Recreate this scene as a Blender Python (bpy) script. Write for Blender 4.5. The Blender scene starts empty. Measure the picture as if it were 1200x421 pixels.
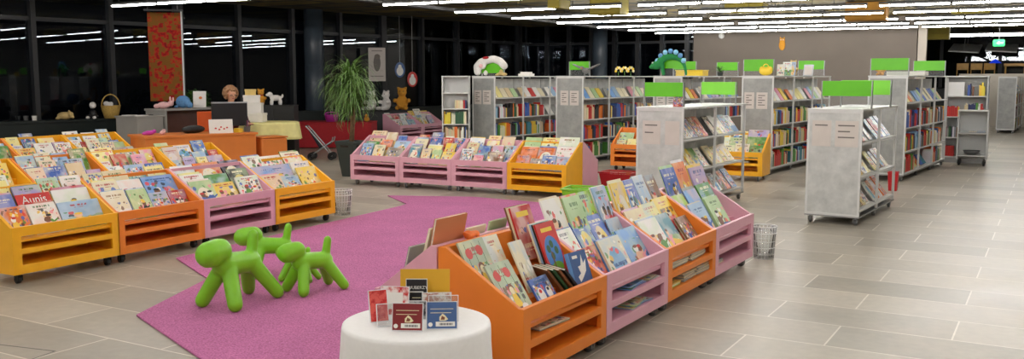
import bpy, math, random
from mathutils import Vector, Matrix, Euler
random.seed(7)
PI = math.pi
R = math.radians
C = bpy.context.scene.collection
scene = bpy.context.scene

# ------------------------------------------------------------------ materials
def S(r, g, b):
    def f(c):
        c /= 255.0
        return c / 12.92 if c <= .04045 else ((c + .055) / 1.055) ** 2.4
    return (f(r), f(g), f(b), 1)

class NT:
    def __init__(self, name):
        self.m = bpy.data.materials.new(name); self.m.use_nodes = True
        self.t = self.m.node_tree; self.b = self.t.nodes['Principled BSDF']; self.out = self.t.nodes['Material Output']
    def n(self, typ, ins=None, **kw):
        nd = self.t.nodes.new(typ)
        for k, v in kw.items(): setattr(nd, k, v)
        for k, v in (ins or {}).items():
            self.put(nd.inputs[k], v)
        return nd
    def put(self, sock, v):
        if isinstance(v, bpy.types.NodeSocket): self.t.links.new(v, sock)
        elif isinstance(v, bpy.types.Node): self.t.links.new(v.outputs[0], sock)
        else: sock.default_value = v
    def math(self, op, a, b=0.0, clamp=False):
        return self.n('ShaderNodeMath', {0: a, 1: b}, operation=op, use_clamp=clamp).outputs[0]
    def mix(self, f, a, b):
        nd = self.n('ShaderNodeMix', data_type='RGBA')
        self.put(nd.inputs[0], f); self.put(nd.inputs[6], a); self.put(nd.inputs[7], b)
        return nd.outputs[2]
    def ramp(self, f, stops, interp='LINEAR'):
        nd = self.n('ShaderNodeValToRGB', {0: f}); cr = nd.color_ramp; cr.interpolation = interp
        while len(cr.elements) < len(stops): cr.elements.new(.5)
        for e, (p, c) in zip(cr.elements, stops): e.position = p; e.color = c
        return nd.outputs[0]
    def base(self, c): self.put(self.b.inputs['Base Color'], c)
    def set(self, **kw):
        for k, v in kw.items(): self.put(self.b.inputs[k.replace('_', ' ')], v)
    def bump(self, h, strength=.2, dist=.01):
        self.put(self.b.inputs['Normal'], self.n('ShaderNodeBump', {'Strength': strength, 'Distance': dist, 'Height': h}).outputs[0])

def P(name, c, rough=.5, noise=.06, scale=8, metal=0, bump=0, **kw):
    t = NT(name)
    if noise:
        co = t.n('ShaderNodeTexCoord')
        nz = t.n('ShaderNodeTexNoise', {'Vector': co.outputs['Object'], 'Scale': scale, 'Detail': 4.0})
        d = tuple(x * (1 - noise) for x in c[:3]) + (1,); l = tuple(min(1, x * (1 + noise)) for x in c[:3]) + (1,)
        t.base(t.ramp(nz.outputs[0], [(.3, d), (.7, l)]))
        if bump: t.bump(nz.outputs[0], bump)
    else: t.base(c)
    t.set(Roughness=rough, Metallic=metal, **kw)
    return t.m

M = {}
M['orange'] = P('orange_lacquer', S(234, 132, 42), .38, .03)
M['yellow'] = P('yellow_lacquer', S(246, 178, 30), .38, .03)
M['pink'] = P('pink_lacquer', S(222, 166, 182), .4, .03)
M['lime'] = P('lime_plastic', S(130, 200, 40), .4, .03)
M['white'] = P('white_metal', S(208, 208, 206), .4, .02)
M['steel'] = P('steel', S(150, 150, 150), .35, .05, metal=.7)
M['black'] = P('black_plastic', S(22, 22, 23), .5, .05)
M['greyw'] = P('grey_rubber', S(90, 90, 90), .6, .05)
M['dog'] = P('green_polyethylene', S(126, 198, 30), .38, .02)
M['pages'] = P('paper_pages', S(228, 222, 205), .8, .1, 60)
M['paper'] = P('notice_paper', S(202, 193, 186), .7, .04)
M['ink'] = P('printed_ink', S(112, 106, 102), .7, 0)
M['signgreen'] = P('sign_green', S(92, 182, 12), .4, .04)
M['signlight'] = P('sign_light_green', S(128, 214, 62), .4, .03)
M['cloth'] = P('white_tablecloth', S(240, 239, 238), .8, .02, 40, bump=.03)
M['ycloth'] = P('yellow_tablecloth', S(246, 234, 160), .8, .12, 5)
M['redcloth'] = P('red_table_cover', S(168, 18, 30), .7, .08, 20)
M['red'] = P('red_plastic', S(190, 28, 36), .4, .04)
M['deskorange'] = P('orange_desk_board', S(224, 128, 54), .45, .06, 3)
M['chairorange'] = P('orange_seat', S(224, 92, 36), .5, .05)
M['deskgrey'] = P('grey_desk_laminate', S(158, 154, 148), .5, .05, 3)
M['darkgreen'] = P('dark_green_board', S(20, 30, 28), .5, .1)
M['mullion'] = P('dark_window_frame', S(30, 31, 34), .45, .05)
M['column'] = P('dark_blue_grey_paint', S(62, 72, 82), .38, .05, 2)
M['backwall'] = P('taupe_wall_paint', S(112, 103, 94), .75, .04, 1.5)
M['offwall'] = P('beige_wall_paint', S(190, 182, 170), .8, .04, 1.5)
M['housing'] = P('light_housing', S(46, 46, 45), .45, .03)
M['olive'] = P('olive_baffle', S(128, 114, 24), .7, .15, 3)
M['mustard'] = P('mustard_baffle', S(160, 110, 18), .7, .1, 3)
M['potgrey'] = P('dark_pot', S(46, 54, 50), .45, .08, 4)
M['soil'] = P('soil', S(40, 30, 22), .9, .3, 30, bump=.5)
M['bark'] = P('bark', S(110, 84, 58), .9, .3, 20, bump=.5)
M['leaf'] = P('dracaena_leaf', S(98, 132, 66), .35, .5, 12)
M['leaf2'] = P('bushy_leaf', S(70, 120, 40), .5, .35, 10)
M['skin'] = P('skin', S(214, 160, 130), .55, .04, 20)
M['hair'] = P('auburn_hair', S(150, 110, 76), .5, .4, 60, bump=.6)
M['sweater'] = P('dark_red_sweater', S(92, 26, 34), .85, .12, 40, bump=.2)
M['trouser'] = P('dark_trousers', S(32, 32, 40), .85, .1)
M['eye'] = P('eye_dark', S(20, 16, 14), .3, 0)
M['lips'] = P('lips', S(170, 84, 80), .5, 0)
M['screen'] = P('monitor_plastic', S(20, 20, 24), .35, .04)
M['silver'] = P('silver_trim', S(170, 172, 176), .35, .03, metal=.6)
M['carton'] = P('white_carton', S(236, 232, 226), .6, .03)
M['gold'] = P('gold_box', S(214, 186, 110), .5, .1)
M['wicker'] = P('wicker', S(196, 160, 84), .7, .3, 60, bump=.8)
M['plushwhite'] = P('white_plush', S(226, 222, 218), .95, .1, 50, bump=.5)
M['plushpink'] = P('pink_plush', S(228, 180, 180), .95, .1, 50, bump=.5)
M['plushblue'] = P('blue_plush', S(100, 148, 196), .95, .1, 50, bump=.5)
M['plushtan'] = P('tan_plush', S(206, 178, 120), .95, .12, 50, bump=.5)
M['plushorange'] = P('golden_plush', S(208, 146, 48), .95, .12, 50, bump=.5)
M['plushgreen'] = P('green_plush', S(40, 130, 70), .95, .15, 50, bump=.5)
M['plushaqua'] = P('pale_blue_plush', S(140, 196, 226), .95, .12, 50, bump=.5)
M['plushgrey'] = P('grey_plush', S(130, 130, 130), .95, .12, 50, bump=.5)
M['plushred'] = P('red_plush', S(170, 30, 36), .95, .12, 50, bump=.5)
M['wood'] = P('pale_wood', S(206, 160, 84), .5, .15, 6)
M['purple'] = P('magenta_plastic', S(196, 60, 170), .4, .05)
M['wirewhite'] = P('white_wire', S(232, 230, 230), .35, .02)
M['brownbook'] = P('brown_cover', S(122, 98, 72), .6, .15, 10)
M['orangecloth'] = P('orange_cloth', S(236, 120, 50), .8, .1, 20)

def floor_mat():
    t = NT('stone_tiles'); co = t.n('ShaderNodeTexCoord')
    mp = t.n('ShaderNodeMapping', {'Vector': co.outputs['Object'], 'Rotation': (0, 0, R(1.5))})
    br = t.n('ShaderNodeTexBrick', {'Vector': mp.outputs[0], 'Color1': S(188, 180, 166), 'Color2': S(156, 149, 136), 'Mortar': S(220, 213, 200),
             'Scale': 1.0, 'Mortar Size': .006, 'Mortar Smooth': .2, 'Bias': -.1, 'Brick Width': 1.16, 'Row Height': .53})
    br.offset = .42; br.squash = 1.0
    n1 = t.n('ShaderNodeTexNoise', {'Vector': mp.outputs[0], 'Scale': 1.1, 'Detail': 6.0, 'Roughness': .65})
    n2 = t.n('ShaderNodeTexNoise', {'Vector': mp.outputs[0], 'Scale': 14.0, 'Detail': 5.0})
    f = t.ramp(n1.outputs[0], [(.3, (.76, .76, .76, 1)), (.7, (1.06, 1.05, 1.03, 1))])
    f2 = t.ramp(n2.outputs[0], [(.3, (.93, .93, .93, 1)), (.7, (1.04, 1.04, 1.04, 1))])
    mm = t.n('ShaderNodeMix', data_type='RGBA', blend_type='MULTIPLY'); t.put(mm.inputs[0], 1.0); t.put(mm.inputs[6], br.outputs[0]); t.put(mm.inputs[7], f)
    m2 = t.n('ShaderNodeMix', data_type='RGBA', blend_type='MULTIPLY'); t.put(m2.inputs[0], 1.0); t.put(m2.inputs[6], mm.outputs[2]); t.put(m2.inputs[7], f2)
    t.base(m2.outputs[2])
    t.set(Roughness=t.ramp(n1.outputs[0], [(.3, (.3,) * 3 + (1,)), (.75, (.42,) * 3 + (1,))]))
    t.set(Specular_IOR_Level=.28); t.bump(br.outputs[1], -.15, .003)
    return t.m
M['floor'] = floor_mat()

def rug_mat():
    t = NT('magenta_carpet'); co = t.n('ShaderNodeTexCoord')
    n1 = t.n('ShaderNodeTexNoise', {'Vector': co.outputs['Object'], 'Scale': 90.0, 'Detail': 3.0})
    n2 = t.n('ShaderNodeTexNoise', {'Vector': co.outputs['Object'], 'Scale': 2.0, 'Detail': 3.0})
    a = t.ramp(n1.outputs[0], [(.3, S(162, 82, 130)), (.7, S(216, 130, 182))])
    b = t.ramp(n2.outputs[0], [(.3, (.9,) * 3 + (1,)), (.7, (1.05,) * 3 + (1,))])
    mm = t.n('ShaderNodeMix', data_type='RGBA', blend_type='MULTIPLY'); t.put(mm.inputs[0], 1.0); t.put(mm.inputs[6], a); t.put(mm.inputs[7], b)
    t.base(mm.outputs[2]); t.set(Roughness=.95); t.bump(n1.outputs[0], .6, .01)
    return t.m
M['rug'] = rug_mat()

def ceil_mat():
    t = NT('dark_ceiling_with_olive_boards'); co = t.n('ShaderNodeTexCoord')
    br = t.n('ShaderNodeTexBrick', {'Vector': co.outputs['Object'], 'Color1': (0, 0, 0, 1), 'Color2': (1, 1, 1, 1), 'Mortar': (0, 0, 0, 1),
             'Scale': 1.0, 'Mortar Size': .09, 'Bias': .25, 'Brick Width': 2.4, 'Row Height': 1.1})
    nz = t.n('ShaderNodeTexNoise', {'Vector': co.outputs['Object'], 'Scale': 1.5, 'Detail': 3.0})
    k = t.math('MULTIPLY', br.outputs[0], t.ramp(nz.outputs[0], [(.35, (.3,) * 3 + (1,)), (.6, (1,) * 3 + (1,))]))
    t.base(t.mix(k, S(26, 24, 20), S(122, 104, 34))); t.set(Roughness=.8)
    return t.m
M['ceil'] = ceil_mat()

def panel_mat(c1, c2):
    t = NT('mottled_grey_panel'); co = t.n('ShaderNodeTexCoord')
    n1 = t.n('ShaderNodeTexNoise', {'Vector': co.outputs['Object'], 'Scale': 6.0, 'Detail': 5.0, 'Roughness': .6})
    t.base(t.ramp(n1.outputs[0], [(.3, c1), (.7, c2)])); t.set(Roughness=.4)
    return t.m
M['panel'] = panel_mat(S(172, 174, 172), S(206, 206, 203)); M['panel2'] = panel_mat(S(134, 136, 134), S(164, 164, 160))

def glass_mat():
    t = NT('night_window_glass'); fr = t.n('ShaderNodeFresnel', {'IOR': 1.36})
    tr = t.n('ShaderNodeBsdfTransparent', {'Color': (.55, .58, .6, 1)}); gl = t.n('ShaderNodeBsdfGlossy', {'Roughness': .0, 'Color': (.9, .95, 1, 1)})
    mx = t.n('ShaderNodeMixShader', {0: fr.outputs[0], 1: tr.outputs[0], 2: gl.outputs[0]})
    t.t.links.new(mx.outputs[0], t.out.inputs[0]); return t.m
M['glass'] = glass_mat()

def clear_mat():
    t = NT('clear_acrylic'); fr = t.n('ShaderNodeFresnel', {'IOR': 1.3})
    tr = t.n('ShaderNodeBsdfTransparent', {'Color': (.97, .98, .98, 1)}); gl = t.n('ShaderNodeBsdfGlossy', {'Roughness': .08})
    df = t.n('ShaderNodeBsdfDiffuse', {'Color': (.9, .9, .92, 1)})
    m1 = t.n('ShaderNodeMixShader', {0: .05, 1: tr.outputs[0], 2: df.outputs[0]})
    mx = t.n('ShaderNodeMixShader', {0: fr.outputs[0], 1: m1.outputs[0], 2: gl.outputs[0]})
    t.t.links.new(mx.outputs[0], t.out.inputs[0]); return t.m
M['clear'] = clear_mat()
M['clearedge'] = P('clear_plastic_edge', S(226, 228, 230), .3, 0)
def amber_mat():
    t = NT('amber_acrylic'); tr = t.n('ShaderNodeBsdfTransparent', {'Color': S(250, 200, 90)}); df = t.n('ShaderNodeBsdfPrincipled', {'Base Color': S(240, 186, 50), 'Roughness': .4})
    mx = t.n('ShaderNodeMixShader', {0: .85, 1: tr.outputs[0], 2: df.outputs[0]}); t.t.links.new(mx.outputs[0], t.out.inputs[0]); return t.m
M['amber'] = amber_mat()

def emit(name, c, s):
    t = NT(name); t.base(c); t.put(t.b.inputs['Emission Color'], c); t.put(t.b.inputs['Emission Strength'], s); return t.m
TUBE = 52.0
M['tube'] = emit('fluorescent_tube', (1, .975, .945, 1), TUBE)
M['exit'] = emit('exit_sign_green', S(60, 220, 120), 1.2)
M['blueglow'] = emit('blue_lamp', S(20, 60, 220), .5)

def tapestry_mat():
    t = NT('red_woven_tapestry'); co = t.n('ShaderNodeTexCoord')
    v = t.n('ShaderNodeTexVoronoi', {'Vector': co.outputs['Object'], 'Scale': 9.0}, distance='CHEBYCHEV', feature='F1')
    n = t.n('ShaderNodeTexNoise', {'Vector': co.outputs['Object'], 'Scale': 12.0, 'Detail': 5.0})
    c = t.ramp(n.outputs[0], [(.36, S(130, 20, 20)), (.5, S(176, 30, 22)), (.62, S(136, 90, 26)), (.7, S(168, 36, 28))])
    t.base(t.mix(t.ramp(v.outputs[0], [(.4, (0, 0, 0, 1)), (.5, (1, 1, 1, 1))]), c, S(126, 84, 26))); t.set(Roughness=.95); return t.m
M['tapestry'] = tapestry_mat()

PAL = {'white': (236, 234, 228), 'cream': (232, 222, 190), 'beige': (222, 200, 160), 'yellow': (238, 206, 70), 'pale yellow': (240, 228, 150), 'red': (196, 44, 38), 'orange': (228, 120, 44),
       'pink': (226, 150, 170), 'lilac': (176, 160, 206), 'purple': (110, 76, 150), 'blue': (66, 102, 184), 'pale blue': (152, 184, 216), 'sky blue': (110, 160, 220), 'teal': (58, 132, 150), 'navy': (40, 46, 96),
       'green': (84, 146, 64), 'pale green': (176, 206, 150), 'lime': (170, 206, 60), 'dark green': (44, 90, 58), 'brown': (128, 88, 56), 'grey': (150, 150, 148), 'black': (34, 32, 34)}
PAL['sage'] = (172, 184, 158); PAL['peach'] = (208, 134, 92)
PIC = [(230, 60, 40), (244, 200, 60), (70, 140, 60), (60, 100, 190), (246, 240, 226), (120, 76, 46), (240, 150, 160), (40, 40, 50)]

def art_mat(kind):
    t = NT('printed_cover_art_' + 'abcd'[kind])
    uv = t.n('ShaderNodeUVMap'); sp = t.n('ShaderNodeSeparateXYZ', {0: uv.outputs[0]}); u, v = sp.outputs[0], sp.outputs[1]
    oi = t.n('ShaderNodeObjectInfo'); rnd = oi.outputs['Random']; col = oi.outputs['Color']
    off = t.n('ShaderNodeCombineXYZ', {0: t.math('MULTIPLY', rnd, 53.0), 1: t.math('MULTIPLY', rnd, 91.0), 2: t.math('MULTIPLY', rnd, 17.0)})
    vec = t.n('ShaderNodeVectorMath', {0: uv.outputs[0], 1: off.outputs[0]}, operation='ADD').outputs[0]
    vo = t.n('ShaderNodeTexVoronoi', {'Vector': vec, 'Scale': [4.5, 6, 5, 9][kind]})
    cs = t.n('ShaderNodeSeparateColor', {0: vo.outputs['Color']})
    pal = t.ramp(cs.outputs[0], [(i / 8, S(*c)) for i, c in enumerate(PIC)], 'CONSTANT')
    nz = t.n('ShaderNodeTexNoise', {'Vector': vec, 'Scale': 3.0, 'Detail': 3.0})
    def rng(x, a, b): return t.math('MULTIPLY', t.math('GREATER_THAN', x, a), t.math('LESS_THAN', x, b))
    box = lambda a, b, c, d: t.math('MULTIPLY', rng(u, a, b), rng(v, c, d))
    base = col
    if kind == 1:      # landscape: ground, sky, figures
        wv = t.math('ADD', v, t.math('MULTIPLY', t.math('SUBTRACT', nz.outputs[0], .5), .5))
        gcol = t.ramp(rnd, [(0, S(110, 160, 70)), (.3, S(80, 130, 180)), (.55, S(226, 200, 130)), (.8, S(236, 232, 224))], 'CONSTANT')
        base = t.mix(t.math('LESS_THAN', wv, .38), base, gcol)
    if kind == 2:      # oval picture
        du = t.math('SUBTRACT', u, .5); dv = t.math('MULTIPLY', t.math('SUBTRACT', v, .38), .85)
        rr = t.math('ADD', t.math('MULTIPLY', du, du), t.math('MULTIPLY', dv, dv))
        base = t.mix(t.math('LESS_THAN', rr, .1), base, t.ramp(rnd, [(0, S(240, 232, 210)), (.35, S(110, 170, 210)), (.7, S(240, 210, 90))], 'CONSTANT'))
    wash = t.ramp(t.n('ShaderNodeTexNoise', {'Vector': vec, 'Scale': 2.2, 'Detail': 2.0}).outputs[0], [(.4, (0, 0, 0, 1)), (.62, (1, 1, 1, 1))])
    r5 = t.math('FRACT', t.math('MULTIPLY', rnd, 5.37)); r7 = t.math('FRACT', t.math('MULTIPLY', rnd, 17.71)); r9 = t.math('FRACT', t.math('MULTIPLY', rnd, 41.3))
    tint = t.ramp(r5, [(k / 8, S(*c_)) for k, c_ in enumerate([(200, 220, 236), (236, 226, 180), (200, 222, 180), (240, 200, 190), (240, 238, 232), (170, 200, 224), (226, 210, 190), (206, 196, 226)])], 'CONSTANT')
    base = t.mix(t.math('MULTIPLY', wash, .5), base, tint)
    thr = [.44, .42, .42, .55][kind]
    blob = t.math('MULTIPLY', t.math('LESS_THAN', vo.outputs['Distance'], thr), t.math('GREATER_THAN', nz.outputs[0], [.45, .49, .47, .38][kind]))
    top = t.math('ADD', .55, t.math('MULTIPLY', r7, .35))
    blob = t.math('MULTIPLY', blob, t.math('MULTIPLY', rng(u, .06, .94), t.math('MULTIPLY', t.math('GREATER_THAN', v, .05), t.math('LESS_THAN', v, top))))
    c = t.mix(t.math('MULTIPLY', blob, .85), base, pal)
    tn = t.n('ShaderNodeTexNoise', {'Vector': t.n('ShaderNodeVectorMath', {0: vec, 1: (30, 3, 1)}, operation='MULTIPLY').outputs[0], 'Scale': 1.0, 'Detail': 1.0})
    vt = t.math('ADD', v, t.math('SUBTRACT', t.math('MULTIPLY', t.math('GREATER_THAN', r9, .75), .62), t.math('MULTIPLY', r7, .08)))
    hw = t.math('ADD', .2, t.math('MULTIPLY', r5, .2))
    inu = t.math('LESS_THAN', t.math('ABSOLUTE', t.math('SUBTRACT', u, .5)), hw); inu2 = t.math('LESS_THAN', t.math('ABSOLUTE', t.math('SUBTRACT', u, .5)), t.math('MULTIPLY', hw, .6))
    ttl = t.math('ADD', t.math('MULTIPLY', inu, rng(vt, .8, t.math('ADD', .84, t.math('MULTIPLY', r9, .05)))), t.math('MULTIPLY', inu2, rng(vt, .74, .76)), True)
    ttl = t.math('MULTIPLY', t.math('MULTIPLY', ttl, t.math('GREATER_THAN', tn.outputs[0], .46)), .85)
    br = t.n('ShaderNodeRGBToBW', {0: col}).outputs[0]
    tc = t.mix(t.math('GREATER_THAN', br, .25), S(244, 236, 200), t.ramp(rnd, [(0, S(180, 40, 40)), (.3, S(70, 70, 90)), (.5, S(40, 80, 150)), (.7, S(60, 110, 50)), (.85, S(150, 110, 60))], 'CONSTANT'))
    c = t.mix(ttl, c, tc)
    t.base(c); t.set(Roughness=.35)
    return t.m
ART = [art_mat(i) for i in range(4)]
def spine_mat():
    t = NT('printed_spine'); oi = t.n('ShaderNodeObjectInfo'); t.base(oi.outputs['Color']); t.set(Roughness=.4); return t.m
M['spine'] = spine_mat()
def stuffbook_mat():
    t = NT('mixed_book_spines'); a = t.n('ShaderNodeVertexColor', layer_name='Col'); t.base(a.outputs[0]); t.set(Roughness=.5); return t.m
M['stuffbook'] = stuffbook_mat()

# ------------------------------------------------------------------ mesh helpers
class MB:
    def __init__(s): s.v = []; s.f = []; s.m = []; s.c = []
    def add(s, vs, fs, m=0, T=None, col=None):
        o = len(s.v)
        s.v += [tuple(T @ Vector(p)) if T is not None else tuple(p) for p in vs]
        s.f += [tuple(i + o for i in f) for f in fs]; s.m += [m] * len(fs); s.c += [col] * len(fs)
        return s
    def box(s, x0, x1, y0, y1, z0, z1, m=0, T=None, col=None):
        return s.add([(x0, y0, z0), (x1, y0, z0), (x1, y1, z0), (x0, y1, z0), (x0, y0, z1), (x1, y0, z1), (x1, y1, z1), (x0, y1, z1)],
                     [(0, 3, 2, 1), (4, 5, 6, 7), (0, 1, 5, 4), (1, 2, 6, 5), (2, 3, 7, 6), (3, 0, 4, 7)], m, T, col)
    def prism_x(s, poly, x0, x1, m=0, T=None):      # polygon in (y,z), counter-clockwise seen from +x
        n = len(poly)
        return s.add([(x0, y, z) for y, z in poly] + [(x1, y, z) for y, z in poly],
                     [tuple(range(n))[::-1], tuple(range(n, 2 * n))] + [(i, (i + 1) % n, n + (i + 1) % n, n + i) for i in range(n)], m, T)
    def prism_z(s, poly, z0, z1, m=0, T=None):
        n = len(poly)
        return s.add([(x, y, z0) for x, y in poly] + [(x, y, z1) for x, y in poly],
                     [tuple(range(n))[::-1], tuple(range(n, 2 * n))] + [(i, (i + 1) % n, n + (i + 1) % n, n + i) for i in range(n)], m, T)
    def tube(s, pts, r, n=8, m=0, T=None):
        pts = [Vector(p) for p in pts]; rs = r if isinstance(r, (list, tuple)) else [r] * len(pts)
        vs = []; fs = []; up = None
        for i, p in enumerate(pts):
            d = (pts[min(i + 1, len(pts) - 1)] - pts[max(i - 1, 0)]).normalized()
            a = d.orthogonal().normalized() if up is None else (up - d * up.dot(d)).normalized()
            up = a; b = d.cross(a)
            for k in range(n):
                q = 2 * PI * k / n; vs.append(p + (a * math.cos(q) + b * math.sin(q)) * rs[i])
        for i in range(len(pts) - 1):
            for k in range(n):
                fs.append((i * n + k, i * n + (k + 1) % n, (i + 1) * n + (k + 1) % n, (i + 1) * n + k))
        fs.append(tuple(range(n))[::-1]); fs.append(tuple((len(pts) - 1) * n + k for k in range(n)))
        return s.add(vs, fs, m, T)
    def ring(s, c, r, rt, axis='z', n=20, k=6, m=0):
        vs = []; fs = []
        for i in range(n):
            a = 2 * PI * i / n
            for j in range(k):
                b = 2 * PI * j / k; q = r + rt * math.cos(b); w = rt * math.sin(b)
                p = (q * math.cos(a), q * math.sin(a), w)
                if axis == 'x': p = (w, p[0], p[1])
                if axis == 'y': p = (p[0], w, p[1])
                vs.append((p[0] + c[0], p[1] + c[1], p[2] + c[2]))
        for i in range(n):
            for j in range(k):
                fs.append((i * k + j, ((i + 1) % n) * k + j, ((i + 1) % n) * k + (j + 1) % k, i * k + (j + 1) % k))
        return s.add(vs, fs, m)
    def lathe(s, prof, n=24, m=0, T=None, fold=None):
        vs = []; fs = []
        for i, (r, z) in enumerate(prof):
            for k in range(n):
                a = 2 * PI * k / n; rr = r if fold is None else fold(r, z, a)
                vs.append((rr * math.cos(a), rr * math.sin(a), z))
        L = len(prof)
        for i in range(L - 1):
            for k in range(n): fs.append((i * n + k, i * n + (k + 1) % n, (i + 1) * n + (k + 1) % n, (i + 1) * n + k))
        fs.append(tuple(range(n))[::-1]); fs.append(tuple((L - 1) * n + k for k in range(n)))
        return s.add(vs, fs, m, T)
    def ell(s, c, r, n=14, m=0, T=None, rot=None):
        vs = []; fs = []; h = n // 2; E = Euler(rot).to_matrix() if rot else None
        for i in range(1, h):
            t = PI * i / h
            for k in range(n):
                a = 2 * PI * k / n; vs.append(Vector((r[0] * math.sin(t) * math.cos(a), r[1] * math.sin(t) * math.sin(a), r[2] * math.cos(t))))
        vs += [Vector((0, 0, r[2])), Vector((0, 0, -r[2]))]
        if E: vs = [E @ p for p in vs]
        vs = [p + Vector(c) for p in vs]; a0 = len(vs) - 2
        for i in range(h - 2):
            for k in range(n): fs.append((i * n + k, (i + 1) * n + k, (i + 1) * n + (k + 1) % n, i * n + (k + 1) % n))
        for k in range(n):
            fs.append((a0, k, (k + 1) % n)); fs.append((a0 + 1, (h - 2) * n + (k + 1) % n, (h - 2) * n + k))
        return s.add(vs, fs, m, T)
    def cap(s, p0, p1, r0, r1=None, m=0):           # a capsule
        r1 = r0 if r1 is None else r1
        p0 = Vector(p0); p1 = Vector(p1); d = (p1 - p0).normalized(); pts = []; rs = []
        for a in (85, 60, 30, 0): pts.append(p0 - d * r0 * math.sin(R(a))); rs.append(r0 * math.cos(R(a)))
        for a in (0, 30, 60, 85): pts.append(p1 + d * r1 * math.sin(R(a))); rs.append(r1 * math.cos(R(a)))
        return s.tube(pts, rs, 16, m)
    def frame(s, xs, zs, holes, y0, y1, m=0):       # an upright board in the xz plane with cells left out
        nx, nz = len(xs), len(zs); vs = [(x, y, z) for y in (y0, y1) for z in zs for x in xs]; I = lambda i, k, q: q * nx * nz + k * nx + i
        fs = []; solid = lambda i, k: 0 <= i < nx - 1 and 0 <= k < nz - 1 and (i, k) not in holes
        for i in range(nx - 1):
            for k in range(nz - 1):
                if not solid(i, k): continue
                fs.append((I(i, k, 0), I(i + 1, k, 0), I(i + 1, k + 1, 0), I(i, k + 1, 0)))
                fs.append((I(i, k, 1), I(i, k + 1, 1), I(i + 1, k + 1, 1), I(i + 1, k, 1)))
                for (di, dk, a, b) in ((-1, 0, (i, k + 1), (i, k)), (1, 0, (i + 1, k), (i + 1, k + 1)), (0, -1, (i, k), (i + 1, k)), (0, 1, (i + 1, k + 1), (i, k + 1))):
                    if not solid(i + di, k + dk): fs.append((I(*a, 0), I(*a, 1), I(*b, 1), I(*b, 0)))
        return s.add(vs, fs, m)
    def mesh(s, name, mats, smooth=False):
        me = bpy.data.meshes.new(name); me.from_pydata(s.v, [], s.f)
        for x in mats: me.materials.append(x)
        me.polygons.foreach_set('material_index', s.m)
        if smooth: me.polygons.foreach_set('use_smooth', [True] * len(s.f))
        me.update(); return me
    def build(s, name, mats, parent=None, smooth=False, bevel=0, loc=None, rot=None):
        if not isinstance(mats, (list, tuple)): mats = [mats]
        return put(name, s.mesh(name, mats, smooth), parent, bevel, loc, rot)

def put(name, me, parent=None, bevel=0, loc=None, rot=None):
    o = bpy.data.objects.new(name, me); C.objects.link(o)
    if parent: o.parent = parent
    if loc: o.location = loc
    if rot: o.rotation_euler = rot
    if bevel:
        b = o.modifiers.new('Bevel', 'BEVEL'); b.width = bevel; b.segments = 2; b.limit_method = 'ANGLE'; b.angle_limit = R(40)
    return o
def tag(o, label, cat, group=None, kind=None):
    o['label'] = label; o['category'] = cat
    if group: o['group'] = group
    if kind: o['kind'] = kind
    return o
def thing(name, label, cat, loc=(0, 0, 0), rz=0, group=None):
    o = bpy.data.objects.new(name, None); C.objects.link(o); o.empty_display_size = .1
    o.location = loc; o.rotation_euler = (0, 0, rz); return tag(o, label, cat, group)
def struct(o): o['kind'] = 'structure'; return o
def remesh(o, vox, it=6):
    r = o.modifiers.new('Remesh', 'REMESH'); r.mode = 'VOXEL'; r.voxel_size = vox; r.use_smooth_shade = True
    s = o.modifiers.new('Smooth', 'SMOOTH'); s.factor = .5; s.iterations = it
    return o
def skin(name, vs, es, mat, parent=None, sub=2, root=0):
    me = bpy.data.meshes.new(name); me.from_pydata([v[:3] for v in vs], es, []); me.materials.append(mat)
    o = put(name, me, parent); o.modifiers.new('Skin', 'SKIN')
    me.skin_vertices.new() if not me.skin_vertices else None
    for i, d in enumerate(me.skin_vertices[0].data): d.radius = (vs[i][3], vs[i][4] if len(vs[i]) > 4 else vs[i][3]); d.use_root = (i == root)
    s = o.modifiers.new('Sub', 'SUBSURF'); s.levels = sub; s.render_levels = sub
    o.modifiers['Skin'].use_smooth_shade = True
    return o
def text(s, size, mat, parent, loc, rot, name='lettering', ext=.0006):
    cu = bpy.data.curves.new(name, 'FONT'); cu.body = s; cu.size = size; cu.extrude = ext; cu.align_x = 'CENTER'; cu.align_y = 'CENTER'; cu.materials.append(mat)
    o = bpy.data.objects.new('tmp_text', cu); C.objects.link(o); bpy.context.view_layer.update()
    me = bpy.data.meshes.new_from_object(o.evaluated_get(bpy.context.evaluated_depsgraph_get())); bpy.data.objects.remove(o); return put(name, me, parent, 0, loc, rot)

# ------------------------------------------------------------------ camera (focal length for a 1200 px wide frame)
H = 1.65
FPX = 1092.0; PITCH = math.atan(119.5 / FPX); YAW = R(28.7)
cam = bpy.data.cameras.new('camera'); co = bpy.data.objects.new('camera', cam); C.objects.link(co)
cam.sensor_width = 36; cam.lens = FPX / 1200 * 36; cam.clip_end = 200
co.location = (0, 0, H); co.rotation_euler = (PI / 2 - PITCH, 0, YAW); scene.camera = co
def pd(px, d):                                       # plan position of picture column px at depth d (used for laying out the room)
    l = (px - 600) / FPX * d; return (-.4802 * d + .8771 * l, .8771 * d + .4802 * l)

# ------------------------------------------------------------------ room
def box_struct(name, x0, x1, y0, y1, z0, z1, m): return struct(MB().box(x0, x1, y0, y1, z0, z1).build(name, m))
CZ = 3.4
box_struct('floor', -20, 8, -5, 46, -.1, 0, M['floor'])
box_struct('ceiling', -20, 8, -5, 46, CZ, CZ + .1, M['ceil'])
box_struct('wall_back', -9.3, -2.75, 29, 29.15, 0, CZ, M['backwall'])
box_struct('trim_1', -2.72, -2.5, 28.95, 29.2, 0, CZ, M['offwall'])
box_struct('wall_right', 8, 8.1, -5, 46, 0, CZ, M['offwall'])
box_struct('wall_front', -20, 8, -5.1, -5, 0, CZ, M['offwall'])
box_struct('wall_far', -9.3, 8, 45.9, 46, 0, CZ, M['darkgreen'])
box_struct('wall_left', -9.4, -9.3, 29.15, 46, 0, CZ, M['backwall'])

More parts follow.
